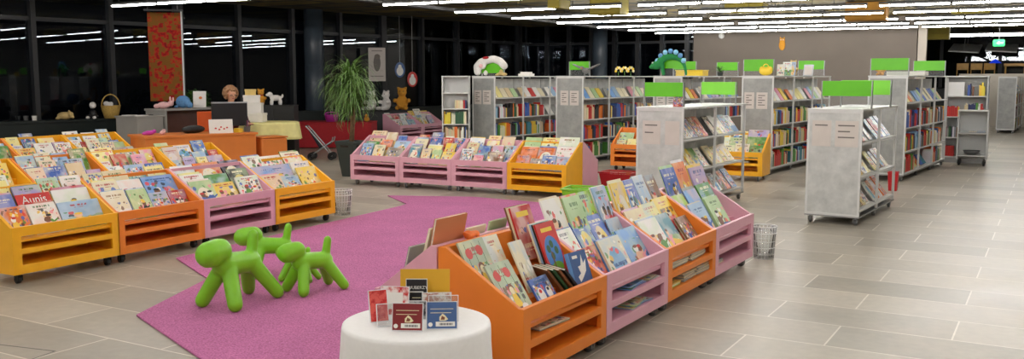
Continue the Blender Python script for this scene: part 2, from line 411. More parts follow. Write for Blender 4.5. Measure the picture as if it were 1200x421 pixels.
# window wall on the left: line through (-16.5,19.3) turned 7.5 degrees
WROT = -R(7.5)
def wall_pt(Y): return Vector((-16.5 + .1317 * (Y - 19.3), Y, 0))
glz = bpy.data.objects.new('window_1', None); C.objects.link(glz); struct(glz); glz.location = wall_pt(0); glz.rotation_euler = (0, 0, WROT)
LEN = 29.3
MB().box(-.012, 0, -5, LEN, .72, CZ).build('glass', M['glass'], glz)
MB().box(-.05, .03, -5, LEN, .0, .72).build('plinth', M['darkgreen'], glz)
y = -4.6; k = 0
while y < LEN:
    w = .1 if k % 4 == 0 else .05
    MB().box(-.03, .13, y - w, y + w, .72, CZ).build('mullion', M['mullion'], glz)
    y += 1.66; k += 1
MB().box(-.03, .08, -5, LEN, 2.78, 2.86).build('transom', M['mullion'], glz)
glz2 = bpy.data.objects.new('window_2', None); C.objects.link(glz2); struct(glz2); glz2.location = (-15.3, 29, 0)
MB().box(0, 6, 0, .012, .0, CZ).build('glass', M['glass'], glz2)
for i in range(8): MB().box(i * .83 - .06, i * .83 + .06, -.14, .03, 0, CZ).build('mullion', M['mullion'], glz2)
MB().box(0, 6, -.08, .03, 2.75, 2.83).build('transom', M['mullion'], glz2)
glz3 = bpy.data.objects.new('window_3', None); C.objects.link(glz3); struct(glz3); glz3.location = (-9.3, 41.5, 0)
MB().box(0, 17, 0, .012, .0, CZ).build('glass', M['glass'], glz3)
for i in range(9): MB().box(i * 2.1 - .06, i * 2.1 + .06, -.1, .03, 0, CZ).build('mullion', M['mullion'], glz3)
# sill bench along the window
sill = struct(MB().box(.13, .55, -5, 28.5, .0, .76).box(.13, .6, -5, 28.5, .76, .8).build('trim_2', M['darkgreen'], loc=wall_pt(0), rot=(0, 0, WROT)))
# columns
def column(n, x, y, r=.25):
    struct(MB().lathe([(r, 0), (r, 1.98), (r - .004, 1.985), (r - .004, 1.995), (r, 2.0), (r, CZ)], 40).build('column_%d' % n, M['column'], smooth=True, loc=(x, y, 0)))
x, y = pd(370, 24.5); column(1, x, y)
x, y = pd(716, 31.0); column(2, x, y - 1.0, .24)
# cable tray along the start of the lights
tray = MB().box(-.09, .09, -4, 28.6, 0, .06).build('cable_tray', M['housing'], loc=(-10.85, 0, 3.06))
tag(tray, 'long grey cable tray hung along the ends of the ceiling lights', 'cable tray')
for yy in (10, 16, 22, 28): MB().tube([(0, yy, .05), (0, yy, CZ - 3.07)], .012).build('hanger', M['housing'], tray)

# ceiling lights
hm = MB().box(-.62, .62, -.014, .014, .034, .07).box(-.62, -.6, -.014, .014, -.02, .034).box(.6, .62, -.014, .014, -.02, .034).mesh('housing', [M['housing']])
tm = MB().tube([(-.6, 0, 0), (.6, 0, 0)], .014, 8).mesh('tube', [M['tube']], True)
rm = MB().tube([(-.4, 0, .07), (-.4, 0, CZ - 3.0)], .006, 6).mesh('hanger', [M['housing']])
ROWS = [-1.4, .9, 3.1, 5.4, 7.6, 9.9, 12.1, 14.36, 16.72, 19.0, 21.15, 23.45, 25.45, 27.4]
ordn = ['first', 'second', 'third', 'fourth', 'fifth', 'sixth', 'seventh', 'eighth', 'ninth', 'tenth', 'eleventh', 'twelfth', 'thirteenth', 'fourteenth', 'fifteenth', 'sixteenth']
def light(x, y, lab):
    t = thing('ceiling_light', lab, 'ceiling light', (x, y, 3.0), 0, 'fluorescent ceiling lights')
    put('housing', hm, t); put('tube', tm, t); put('hanger', rm, t)
for ri, yy in enumerate(ROWS):
    for bi, bx in enumerate((-10.62, -6.5, -2.5, 1.6)):
        if bi == 3 and yy > 10: continue
        sh = .12 * (ri - 7) if 0 else max(0, (ri - 7)) * (.1 if bi == 0 else .03 if bi == 1 else 0)
        for k in range(3):
            light(bx + sh + .62 + 1.25 * k, yy, 'fluorescent tube light, %s tube of %s run, %s row back from the taupe wall' % (ordn[k], ordn[bi], ordn[len(ROWS) - 1 - ri]))
for ri, yy in enumerate(ROWS[:7]):
    for k in range(3):
        light(-15.3 + .62 + 1.25 * k, yy, 'fluorescent tube light, %s tube of window-side run, %s row back from the taupe wall' % (ordn[k], ordn[len(ROWS) - 1 - ri]))
for k in range(3):
    light(-1.7 + 1.25 * k, 34.0, 'fluorescent tube light beyond the wall opening, front row, %s from the white post' % ordn[k])
for k in range(2):
    light(-1.55 + 1.25 * k, 32.9, 'fluorescent tube light beyond the wall opening, second row, %s from the white post' % ordn[k])
# hung baffles
def baffle(px0, px1, py0, py1, d, m, lab):
    a = pd((px0 + px1) / 2, d); w = (px1 - px0) / FPX * d; z1 = H - (py0 - 91) / FPX * d; z0 = H - (py1 - 91) / FPX * d
    t = MB().box(-w / 2, w / 2, 0, .5, z0, z1).build('ceiling_baffle', m, bevel=.01, loc=(a[0], a[1], 0)); tag(t, lab, 'ceiling panel', 'hung ceiling panels')
    if z1 < CZ - .02:
        for s in (-.35, .35): MB().tube([(s * w, .25, z1), (s * w, .25, CZ)], .008, 6).build('hanger', M['housing'], t)
baffle(986, 1031, 4, 25, 21.9, M['mustard'], 'large mustard panel hung among the ceiling lights')
baffle(1018, 1054, 33, 46, 28.0, M['mustard'], 'small mustard panel at top of the taupe wall')
baffle(1068, 1105, 28, 47, 28.4, M['olive'], 'olive green panel hung above the white post')
baffle(640, 655, 1, 11, 17.5, M['olive'], 'short olive panel between the upper light rows')
baffle(688, 726, 0, 18, 20, M['olive'], 'wide olive panel between the first two light runs')
baffle(845, 890, 3, 16, 22.4, M['olive'], 'olive panel behind the second run of lights')
baffle(1110, 1150, 8, 18, 24.4, M['olive'], 'olive panel behind the third run of lights')

# ------------------------------------------------------------------ rug
rp = [(-7.73, 10.5), (-7.0, 9.92), (-6.95, 9.7), (-6.72, 5.88), (-5.8, 5.39), (-5.33, 4.3), (-4.0, 3.72), (-3.6, 2.9), (-3.0, 3.6), (-3.5, 5.0), (-4.2, 7.0), (-3.9, 8.8), (-4.6, 9.9), (-5.4, 10.85), (-6.6, 10.95)]
rp = rp[::-1]
rug = MB().prism_z(rp, 0.001, .014).build('rug', M['rug'], bevel=.005)
tag(rug, 'magenta zigzag-edged carpet under the green dog stools', 'rug')

# ------------------------------------------------------------------ book bins
FZ, RZ_, BZ, DP, W = .467, .745, .085, .485, .995
bin_cache = {}
def bin_meshes(c):
    if c in bin_cache: return bin_cache[c]
    m = [M[c]]; h = W / 2; d = {}
    prof = [(0, BZ), (DP + .05, BZ), (DP + .05, RZ_), (DP, RZ_), (0.03, FZ), (0, FZ)]
    d['side_l'] = MB().prism_x(prof, -h, -h + .03).mesh('side_panel', m)
    d['side_r'] = MB().prism_x(prof, h - .03, h).mesh('side_panel', m)
    xs = [-h + .022, -h + .075, h - .075, h - .022]; zs = [BZ, .157, .245, .288, .388, FZ]
    d['front'] = MB().frame(xs, zs, {(1, 1), (1, 3)}, 0, .03).mesh('front_panel', m)
    d['shelf'] = MB().box(-h + .022, h - .022, .03, .39, .245, .285).mesh('shelf', m)
    d['base'] = MB().box(-h + .022, h - .022, .03, DP + .02, BZ, .15).mesh('base_board', m)
    d['inner'] = MB().box(-h + .022, h - .022, .39, .41, .15, .34).mesh('inner_back', m)
    d['deck'] = MB().prism_x([(.03, .34), (.40, .34), (DP, .5), (DP, .53), (.315, .53), (.315, .43), (.175, .43), (.175, .36), (.03, .36)], -h + .022, h - .022).mesh('display_deck', m)
    d['ridge'] = MB().box(-h + .022, h - .022, DP, DP + .05, BZ + .065, RZ_ - .002).mesh('back_board', m)
    bin_cache[c] = d; return d
def caster_meshes(c):
    k = 'caster' + c
    if k not in bin_cache:
        f = MB().tube([(0, 0, .065), (0, 0, .09)], .014, 8).box(-.022, -.016, -.02, .03, .025, .07).box(.016, .022, -.02, .03, .025, .07).box(-.022, .022, -.02, .03, .062, .07).mesh('caster', [M[c]])
        w = MB().tube([(-.013, 0, 0), (.013, 0, 0)], .033, 16).mesh('wheel', [M['greyw' if c == 'steel' else 'black']], True)
        bin_cache[k] = (f, w)
    return bin_cache[k]
def add_casters(t, pts, kind, z=0, s=1):
    f, w = caster_meshes(kind)
    for (x, y) in pts:
        o = put('caster', f, t, loc=(x, y, z)); o.scale = (s, s, s)
        wo = put('wheel', w, o, loc=(0, .012, .033))
def make_bin(c, label, loc, rz, group, cast='black'):
    t = thing('book_bin', label, 'book bin', (loc[0], loc[1], 0), rz, group); d = bin_meshes(c)
    for k, nm in (('side_l', 'side_panel'), ('side_r', 'side_panel'), ('front', 'front_panel'), ('shelf', 'shelf'), ('base', 'base_board'), ('inner', 'inner_board'), ('deck', 'display_deck'), ('ridge', 'back_board')):
        put(nm, d[k], t, bevel=.003 if k in ('side_l', 'side_r', 'front') else 0)
    h = W / 2 - .08
    add_casters(t, [(-h, .07), (h, .07), (-h, DP - .05), (h, DP - .05)], cast)
    return t, Matrix.Translation((loc[0], loc[1], 0)) @ Matrix.Rotation(rz, 4, 'Z')

# ------------------------------------------------------------------ books
TIERS = [(.128, .361), (.258, .431), (.375, .531)]
book_cache = {}
def book_mesh(w, h, t, art):
    key = (round(w, 2), round(h, 2), round(t, 3), art)
    if key in book_cache: return book_cache[key]
    w, h, t = key[:3]
    m = MB(); ct = min(.0022, t * .25); x0, x1 = -w / 2, w / 2
    m.box(x0, x1, -t, -t + ct, 0, h)                     # front board
    m.box(x0, x1, -ct, 0, 0, h)                          # back board
    m.box(x0, x0 + ct, -t + ct, -ct, 0, h)               # spine
    m.m = [1] * len(m.f); m.m[2] = 0
    me = m.mesh('picture_book', [ART[art], M['spine']])
    uvl = me.uv_layers.new(name='UVMap')
    for p in me.polygons:
        for li in p.loop_indices:
            v = me.vertices[me.loops[li].vertex_index].co; uvl.data[li].uv = ((v.x - x0) / w, v.z / h)
    pg = MB().box(x0 + ct, x1 - .003, -t + ct, -ct, .003, h - .003).mesh('pages', [M['pages']])
    book_cache[key] = (me, pg); return book_cache[key]
def book(T, w, h, t, colname, art, label, group, name='picture_book'):
    me, pg = book_mesh(w, h, t, art)
    o = put(name, me); o.matrix_world = T; o.color = S(*PAL[colname])
    tag(o, label, 'book', group); put('pages', pg, o)
    return o
used_labels = {}
def uniq(l):
    used_labels[l] = used_labels.get(l, 0) + 1
    return l
MIX = ['white'] * 7 + ['cream'] * 5 + ['beige'] * 3 + ['pale blue'] * 5 + ['sky blue'] * 2 + ['blue'] * 3 + ['pale green'] * 3 + ['green'] * 2 + ['pale yellow'] * 3 + ['yellow'] * 2 + ['red'] * 3 + ['orange'] * 2 + ['pink'] + ['lilac'] * 2 + ['teal'] + ['grey'] * 2 + ['brown']
def lean(T, x, y, z, th=28, yaw=0, roll=0):
    return T @ Matrix.Translation((x, y, z)) @ Matrix.Rotation(R(yaw), 4, 'Z') @ Matrix.Rotation(-R(th), 4, 'X') @ Matrix.Rotation(R(roll), 4, 'Y')
TN = ['front tier', 'middle tier', 'back tier']
def fill_bin(T, where, group, pal=MIX, dens=.92, stack=(1, 1, 2, 2, 3), tiers=(0, 1, 2), big=1.0, skip=(), spec=None, lift=0, fig=False):
    """spec: {(tier): [(width, colour, art, n), ...]}"""
    for ti in tiers:
        y0, z0 = TIERS[ti]; x = -.465 + random.uniform(0, .02); slots = []
        if spec and ti in spec: todo = list(spec[ti])
        else:
            todo = []; xx = x
            while True:
                w = random.choice((.17, .19, .21, .22, .24, .27, .3)) * big
                if xx + w > .47: break
                todo.append((w, random.choice(pal), random.randrange(4), random.choice(stack) if random.random() < dens else 0)); xx += w + .01
        todo = [(q[0] * sc_,) + tuple(q[1:]) for q in todo for sc_ in [.93 / max(.6, sum(p[0] for p in todo) + .008 * len(todo))]] if spec and ti in spec else todo
        tot = sum(s[0] for s in todo); gap = min(.05, max(.004, (.94 - tot) / max(1, len(todo))))
        for ci, s in enumerate(todo):
            w, col, art, n = s[:4]
            h = s[4] if len(s) > 4 else min(.3, w * random.choice((1.0, 1.15, 1.25, 1.3)) if w < .25 else w * random.choice((.75, .85, 1.0)))
            h = max(.17, h * big * (1.32 if lift and ti == 2 else 1.14)) ; th0 = random.uniform(28, 36); yb = y0
            for i in range(n - 1, -1, -1):                # from the back of the stack to its front
                t = random.choice((.008, .01, .012, .016)); c2 = col if i == 0 else random.choice(pal); ww = w if i == 0 else w * random.uniform(.92, 1.0); hh = h * (1 if i == 0 else random.uniform(.95, 1.06))
                st_ = '' if n == 1 else ('front one, ' if i == 0 else ('rear one, ' if i == n - 1 else 'middle one, '))
                lab = '%s book %s from left, %s, %s%s' % (c2, ordn[ci], TN[ti], st_, where)
                bo = book(lean(T, x + w / 2, yb, z0, th0 - (8 if lift and ti == 2 else 0) - (.8 * i), 0), ww - .002, hh, t, c2, art if i == 0 else random.randrange(4), lab, group)
                if fig and i == 0 and random.random() < .75: figure(bo, ww - .002, hh, t)
                yb -= (t + .0015) / math.cos(R(th0))
            x += w + gap

FIGC = {k: P('cover_figure_' + k, S(*v), .4, .05, 40) for k, v in {'white': (240, 238, 230), 'red': (206, 50, 44), 'yellow': (240, 200, 70), 'green': (90, 150, 60), 'blue': (60, 100, 180), 'brown': (120, 76, 48), 'skin': (236, 196, 160), 'black': (36, 34, 38), 'pink': (236, 160, 170)}.items()}
def figure(o, w, h, t):
    rn = random.Random(o.name); ks = list(FIGC); m = MB(); mats = list(FIGC.values()); lay = [0]
    def sh(pts, k):
        lay[0] += 1; lf = .0004 + .00012 * lay[0]; n = len(pts)
        vs = [((u - .5) * w, -t - lf, v * h) for u, v in pts] + [((u - .5) * w, -t - .0001, v * h) for u, v in pts]
        m.add(vs, [tuple(range(n)), tuple(range(n, 2 * n))[::-1]] + [(i, n + i, n + (i + 1) % n, (i + 1) % n) for i in range(n)], ks.index(k))
    def ov(cu, cv, ru, rv, k, n=14): sh([(cu + ru * math.cos(2 * PI * i / n), cv + rv * math.sin(2 * PI * i / n)) for i in range(n)], k)
    if rn.random() < .5: sh([(.04, .03), (.96, .03), (.96, rn.uniform(.12, .3)), (.5, rn.uniform(.18, .34)), (.04, rn.uniform(.12, .3))], rn.choice(['green', 'blue', 'brown', 'yellow']))
    for q in range(rn.choice((1, 2, 2, 3))):
        cx = rn.uniform(.25, .75); cy = rn.uniform(.22, .36); b = rn.uniform(.09, .16); kc = rn.choice(ks)
        for sx in (-.5, .5): sh([(cx + sx * b - .025, cy - .2), (cx + sx * b + .025, cy - .2), (cx + sx * b * .6 + .03, cy), (cx + sx * b * .6 - .03, cy)], rn.choice(['black', 'brown', kc]))
        ov(cx, cy, b, .15, kc); ov(cx + rn.uniform(-.03, .03), cy + .2, b * .75, .085, rn.choice(['skin', 'white', 'brown', 'skin'])); ov(cx, cy + .26, b * .7, .04, rn.choice(['black', 'brown', 'red', 'yellow']))
        sh([(cx + b * .7, cy + .06), (cx + b * 1.9, cy + .14), (cx + b * 1.9, cy + .09), (cx + b * .7, cy)], kc)
    put('cover_picture', m.mesh('cover_picture', mats), o)
G1 = 'picture books in the bins'
BG = 'slope-topped book bins'
HP = PI / 2
LX = -6.95
cent = lambda a, b: (a + b) / 2
# row beside the dogs (faces +X)
rowA = [('yellow', 4.975, 'yellow bin at near end of the dog-side row'), ('orange', 5.955, 'orange bin in the dog-side row'), ('pink', 6.945, 'pink bin in the dog-side row'), ('yellow', 7.925, 'yellow bin at far end of the dog-side row')]
specA = {0: {0: [(.2, 'orange', 1, 1, .24), (.22, 'white', 1, 2, .25), (.34, 'pale blue', 1, 1, .22)], 1: [(.2, 'blue', 1, 2, .26), (.27, 'red', 0, 1, .24), (.3, 'white', 1, 2, .25)], 2: [(.26, 'pale yellow', 2, 1, .26), (.24, 'lilac', 1, 2, .2), (.2, 'pale green', 3, 1, .25), (.2, 'white', 1, 2, .25)]},
         1: {0: [(.24, 'cream', 1, 2, .27), (.2, 'pale green', 1, 3, .26), (.2, 'pale blue', 3, 1, .2), (.2, 'red', 3, 1, .2)], 1: [(.24, 'cream', 0, 2, .27), (.24, 'white', 0, 2, .27), (.34, 'sky blue', 1, 2, .28)], 2: [(.2, 'beige', 3, 1, .25), (.25, 'beige', 0, 2, .26), (.2, 'teal', 0, 1, .2), (.22, 'pale yellow', 1, 1, .26)]},
         2: {0: [(.21, 'pale green', 2, 2, .26), (.21, 'yellow', 0, 1, .22), (.23, 'white', 3, 2, .25)], 1: [(.2, 'white', 1, 2, .25), (.22, 'green', 0, 1, .22), (.2, 'black', 2, 2, .26)], 2: [(.2, 'white', 3, 1, .24), (.24, 'orange', 2, 1, .25), (.2, 'black', 2, 1, .25)]},
         3: {0: [(.22, 'beige', 1, 2, .24), (.2, 'pale blue', 0, 1, .2), (.24, 'yellow', 1, 1, .27)], 1: [(.4, 'sky blue', 1, 2, .25), (.21, 'white', 1, 1, .25)], 2: [(.2, 'white', 0, 3, .26), (.24, 'white', 3, 1, .25), (.22, 'cream', 0, 2, .27)]}}
for i, (c, yy, lab) in enumerate(rowA):
    t, T = make_bin(c, lab + ', full of picture books', (LX, yy), HP, BG); fill_bin(T, ["dog-side row's near yellow bin", "dog-side row's orange bin", "dog-side row's pink bin", "dog-side row's far yellow bin"][i], G1, spec=specA[i], fig=True)
for o in [q for q in C.objects if q.get('label', '').startswith('red book second from left, middle tier, ') and 'near yellow bin' in q['label'] and 'dog-side' in q['label']][:1]:
    if True:
        for c_ in list(o.children):
            if c_.name.startswith('cover_picture'): bpy.data.objects.remove(c_)
        bb = [v.co for v in o.data.vertices]; hw_ = max(v.x for v in bb); th_ = -min(v.y for v in bb); hh_ = max(v.z for v in bb)
        MB().box(-hw_, hw_, -th_ - .0008, -th_ - .0002, hh_ * .5, hh_).build('cover_ground', FIGC['red'], o); MB().box(-hw_, hw_, -th_ - .0012, -th_ - .0002, .0, hh_ * .66).build('cover_band', M['pages'], o)
        text('Aunis', .1, M['carton'], o, (0, -th_ - .0026, hh_ * .79), (PI / 2, 0, 0))
rowB = [('orange', 5.95, 'orange bin at near end of second row'), ('orange', 6.95, 'orange bin between two yellow bins in second row'), ('yellow', 7.95, 'yellow bin in middle of second row'), ('yellow', 8.95, 'yellow bin beside orange desk, second row')]
rowB[0] = ('yellow', 5.95, 'yellow bin at near end of second row')
for i, (c, yy, lab) in enumerate(rowB):
    t, T = make_bin(c, lab + ', full of books', (-9.5, yy), HP, BG); fill_bin(T, "second row's " + ['near yellow bin', 'orange bin', 'middle yellow bin', 'desk-end bin'][i], G1, stack=(1, 1, 2), dens=1)
rowC = [('orange', 8.05, 'orange bin by window sill, third row'), ('yellow', 9.05, 'yellow bin by window sill, third row'), ('yellow', 10.05, 'yellow bin beside grey desk, third row')]
for i, (c, yy, lab) in enumerate(rowC):
    t, T = make_bin(c, lab + ', full of books', (-12.9, yy), HP, BG); fill_bin(T, "sill-side row's " + ['orange bin', 'middle bin', 'desk-end bin'][i], G1, stack=(1, 1, 1), dens=1, pal=MIX + ['red', 'red', 'green', 'cream'])
# row beyond the rug (faces the camera)
rowD = [('pink', -8.47, 'pink bin beside the plant pot, far row'), ('pink', -7.44, 'middle pink bin of far row'), ('pink', -6.43, 'pink bin touching the yellow one, far row'), ('yellow', -5.43, 'yellow bin ending the far row')]
specD3 = {0: [(.2, 'orange', 0, 1, .2), (.16, 'grey', 0, 1, .16), (.2, 'blue', 3, 2, .2), (.2, 'pale blue', 0, 3, .2)], 1: [(.22, 'orange', 0, 2, .24), (.22, 'orange', 2, 3, .24), (.24, 'white', 0, 3, .26)], 2: [(.2, 'pale green', 1, 1, .26), (.2, 'pale yellow', 2, 1, .27), (.24, 'white', 0, 2, .28)]}
for i, (c, xx, lab) in enumerate(rowD):
    xx = -5.4 - .925 * (3.5 - i)
    t, T = make_bin(c, lab + ' beyond the rug', (xx, 11.4), 0, BG, 'steel'); t.scale = (.925, 1, 1); T = T @ Matrix.Diagonal((.925, 1, 1, 1)); fill_bin(T, "far row's " + ['plant-side pink bin', 'middle pink bin', 'third pink bin', 'yellow bin'][i], G1, stack=(1, 1, 2, 2), dens=1, spec=specD3 if i == 3 else None)
backD = ['pink bin backing on the far row beside the plant pot', 'pink bin backing on the middle of the far row', 'pink bin backing on the third bin of the far row', 'pink bin backing on the yellow bin, its side showing']
for i in (3,):
    make_bin('pink', backD[i], (-5.4 - .925 * (3.5 - i), 11.4 + 2 * (DP + .055)), PI, BG)[0].scale = (.925, 1, 1)
# table-side island (faces +X, slightly turned)
FR = R(87.6)
def fgpos(s): return (-2.19 + .042 * (s), 4.12 + s)
Lf = [('orange', 'orange bin beside the white table'), ('pink', 'pink bin touching the orange table-side bin'), ('orange', 'orange bin between two pink bins'), ('pink', 'pink bin beside the wire basket')]
TF = []
specF = {1: {0: [(.17, 'red', 3, 1, .2), (.2, 'cream', 2, 2, .22), (.2, 'sky blue', 0, 3, .24)], 1: [(.22, 'white', 1, 2, .24), (.2, 'blue', 2, 2, .27), (.2, 'blue', 2, 2, .28), (.18, 'pale blue', 1, 1, .22)], 2: [(.24, 'white', 1, 2, .26), (.22, 'pale green', 3, 3, .25), (.2, 'lime', 0, 2, .26), (.2, 'pale blue', 0, 2, .27)]},
         2: {0: [(.21, 'white', 0, 3, .25), (.19, 'teal', 1, 1, .25), (.14, 'brown', 3, 3, .2)], 1: [(.22, 'beige', 0, 3, .24), (.2, 'pale yellow', 0, 2, .25), (.22, 'yellow', 0, 2, .27)], 2: [(.2, 'yellow', 2, 3, .27), (.22, 'blue', 2, 2, .27), (.18, 'pale blue', 0, 2, .28), (.2, 'brown', 0, 1, .27)]},
         3: {0: [(.2, 'pale blue', 1, 2, .25), (.2, 'pale green', 0, 3, .26)], 1: [(.2, 'lime', 2, 2, .25), (.2, 'sky blue', 1, 2, .26), (.24, 'green', 1, 2, .28)], 2: [(.2, 'blue', 1, 2, .28), (.18, 'orange', 0, 2, .3), (.24, 'lilac', 1, 2, .25)]}}
for i, (c, lab) in enumerate(Lf):
    s = .5 + i * .998; t, T = make_bin(c, lab + ', full of picture books', fgpos(s), FR, BG, 'steel'); TF.append(T)
    if i: fill_bin(T, "table-side island's " + ['', 'near pink bin', 'inner orange bin', 'last pink bin'][i], G1, spec=specF[i], lift=1, big=1.08, fig=True)
# bins backing on the table-side island
def fgback(s):
    a = fgpos(s); q = 2 * (DP + .055); return (a[0] - q * math.sin(FR), a[1] + q * math.cos(FR))
q0 = fgback(.5); bt, TBk = make_bin('pink', 'pink bin facing the rug behind the white table', (q0[0] + .1, q0[1]), FR + PI, BG); bt.scale = (1, .81, 1); TBk = TBk @ Matrix.Translation((0, -.085, 0))

# --- first bin of the island, book by book
lab0 = 'orange bin beside the white table'
T0 = TF[0]
def fgbook(x, ti, w, h, t, col, art, lab, th=27, dy=0, dz=0, yaw=0):
    y0, z0 = TIERS[ti]
    return book(lean(T0, x, y0 + dy, z0 + dz, th, yaw), w, h, t, col, art, lab, G1)
def decal(o, pts, w, h, t, mat, name='cover_picture', lift=.0006):
    vs = [((u - .5) * w, -t - lift, v * h) for u, v in pts]; n = len(vs)
    me = MB().add(vs + [(a, b + lift * .9, c) for a, b, c in vs], [tuple(range(n)), tuple(range(n, 2 * n))[::-1]] + [(i, n + i, n + (i + 1) % n, (i + 1) % n) for i in range(n)]).mesh(name, [mat])
    return put(name, me, o)
def oval(cu, cv, ru, rv, n=20): return [(cu + ru * math.cos(2 * PI * k / n), cv + rv * math.sin(2 * PI * k / n)) for k in range(n)]
PM = {k: P('cover_print_' + k.replace(' ', '_'), S(*v), .4, .05, 40) for k, v in {'blue': (70, 130, 200), 'green': (110, 176, 50), 'white': (238, 236, 230), 'red': (206, 56, 48), 'dred': (128, 24, 30), 'yellow': (240, 204, 60), 'brown': (128, 74, 46), 'cream': (232, 220, 180), 'black': (30, 28, 32), 'pink': (236, 150, 150), 'orange': (236, 130, 50), 'slate': (66, 98, 150), 'dkgreen': (56, 100, 60)}.items()}
def girl_cover(o, w, h, t):
    for k in range(3): decal(o, [(.14 + .32 * k, .0), (.155 + .32 * k, .0), (.2 + .3 * k, .95), (.185 + .3 * k, .95)], w, h, t, PM['dkgreen'], 'cover_picture', .0003)
    decal(o, oval(.25, .78, .13, .09), w, h, t, PM['red'], lift=.0006); decal(o, oval(.68, .8, .13, .09), w, h, t, PM['red'], lift=.0006)
    decal(o, oval(.52, .52, .11, .09), w, h, t, PM['brown'], lift=.0007); decal(o, oval(.52, .49, .085, .07), w, h, t, PM['cream'], lift=.001)
    decal(o, [(.38, .2), (.68, .2), (.6, .43), (.45, .43)], w, h, t, PM['yellow'], lift=.0007); decal(o, [(.4, .06), (.64, .06), (.68, .2), (.38, .2)], w, h, t, PM['brown'], lift=.0007)
    decal(o, oval(.72, .18, .12, .06), w, h, t, PM['white'], lift=.0008)
# bins' left end (x<0 here) is the end beside the table
g1 = fgbook(-.335, 1, .24, .34, .012, 'sage', 3, 'girl-and-flowers picture book, upper of two alike, in orange bin by the white table', 28, .03, .03); girl_cover(g1, .24, .34, .012)
g2 = fgbook(-.30, 0, .24, .34, .012, 'sage', 3, 'girl-and-flowers picture book, lower of two alike, at front of orange bin', 34, -.02); girl_cover(g2, .24, .34, .012)
g3 = fgbook(.03, 1, .135, .31, .01, 'cream', 0, 'narrow cream booklet with small pictures in orange bin by the white table', 27, -.02)
pb = fgbook(-.02, 0, .2, .175, .012, 'blue', 3, 'small blue book with two white birds at front of orange bin', 34, -.02, .02)
decal(pb, oval(.3, .36, .17, .26), .2, .175, .012, PM['white']); decal(pb, oval(.72, .36, .14, .24), .2, .175, .012, PM['white']); decal(pb, oval(.3, .5, .07, .07), .2, .175, .012, PM['red'], lift=.001); decal(pb, oval(.72, .5, .06, .06), .2, .175, .012, PM['black'], lift=.001)
decal(pb, [(.2, .78), (.8, .78), (.8, .88), (.2, .88)], .2, .175, .012, PM['slate'])
yb = .0
for i, (c, lab) in enumerate((('red', 'red picture book with yellow title, rearmost of the red pair in orange bin'), ('cream', 'cream picture book directly behind rear red book in orange bin'), ('brown', 'brown picture book behind the rear red book, against the back board'))):
    o = fgbook(.3, 2, .23, .33, .012, c, 0, lab, 20, .02 + i * .016, .03)
    if i == 0: decal(o, [(.2, .8), (.8, .8), (.8, .9), (.2, .9)], .23, .33, .012, PM['yellow'], 'title_band')
for i, (c, lab) in enumerate((('red', 'tall red picture book with oval tree scene in orange bin by the white table'), ('black', 'black picture book directly behind the oval-scene red book'), ('pale blue', 'pale blue picture book two behind the oval-scene red book'), ('cream', 'cream picture book at back of the oval-scene stack'))):
    o = fgbook(.34, 1, .22, .36, .012, c, 0 if i else 3, lab, 22, -.03 + i * .0145, 0.01)
    if i == 0:
        decal(o, [(0, 0), (1, 0), (1, 1), (0, 1)], .22, .36, .012, PM['red'], 'cover_ground', .0003)
        decal(o, oval(.5, .45, .42, .32), .22, .36, .012, PM['blue'], lift=.0007); decal(o, oval(.5, .22, .3, .1), .22, .36, .012, PM['green'], lift=.0011)
        for (a, b) in ((.3, .55), (.5, .62), (.68, .5), (.42, .42)): decal(o, oval(a, b, .1, .07, 10), .22, .36, .012, PM['dkgreen'], lift=.0013)
        decal(o, [(.36, .2), (.42, .2), (.42, .5), (.37, .5)], .22, .36, .012, PM['brown'], lift=.0014)
        decal(o, [(.2, .84), (.8, .84), (.8, .91), (.2, .91)], .22, .36, .012, PM['yellow'], 'title_band')
fa = fgbook(-.1, 2, .18, .24, .012, 'cream', 2, 'cream booklet at back of orange bin, standing behind the narrow one', 26)
# whale book and the dark slab-like books leaning in the front corner
wb = fgbook(.37, 0, .18, .23, .03, 'sky blue', 3, 'thick blue book with white splash, standing at front corner of orange bin', 20, -.03, .03, -6)
decal(wb, [(0, 0), (1, 0), (1, 1), (0, 1)], .18, .23, .03, PM['slate'], 'cover_ground', .0004)
decal(wb, [(.3, .2), (.5, .3), (.75, .45), (.88, .75), (.7, .66), (.68, .9), (.52, .62), (.35, .6), (.42, .42), (.22, .34)], .18, .23, .03, PM['white'], lift=.0009); decal(wb, [(.15, .82), (.45, .82), (.45, .9), (.15, .9)], .18, .23, .03, PM['white'], 'title_band', .0009)
for i in range(4):
    book(lean(T0, .22 + .012 * i, .235 + 0 * i, .44, 0, -62, 0) @ Matrix.Rotation(R(-38 + i), 4, 'X') @ Matrix.Translation((0, -.016 * i, 0)), .19, .2, .013, ['brown', 'dark green', 'black', 'brown'][i], 3, '%s slim book leaning sideways, %s of four in orange bin' % (['pale brown', 'dark green', 'black', 'dark brown'][i], ordn[i]), G1) if 0 else None
for i in range(4):
    book(T0 @ Matrix.Translation((.27 - .019 * i, .12 + .028 * i, .4)) @ Matrix.Rotation(R(64), 4, 'Z') @ Matrix.Rotation(R(-40), 4, 'X'), .2, .2, .014, ['black', 'brown', 'dark green', 'brown'][i], 3, '%s book leaning sideways, %s of four by the splash book' % (['black', 'brown', 'dark green', 'pale brown'][i], ordn[i]), G1)
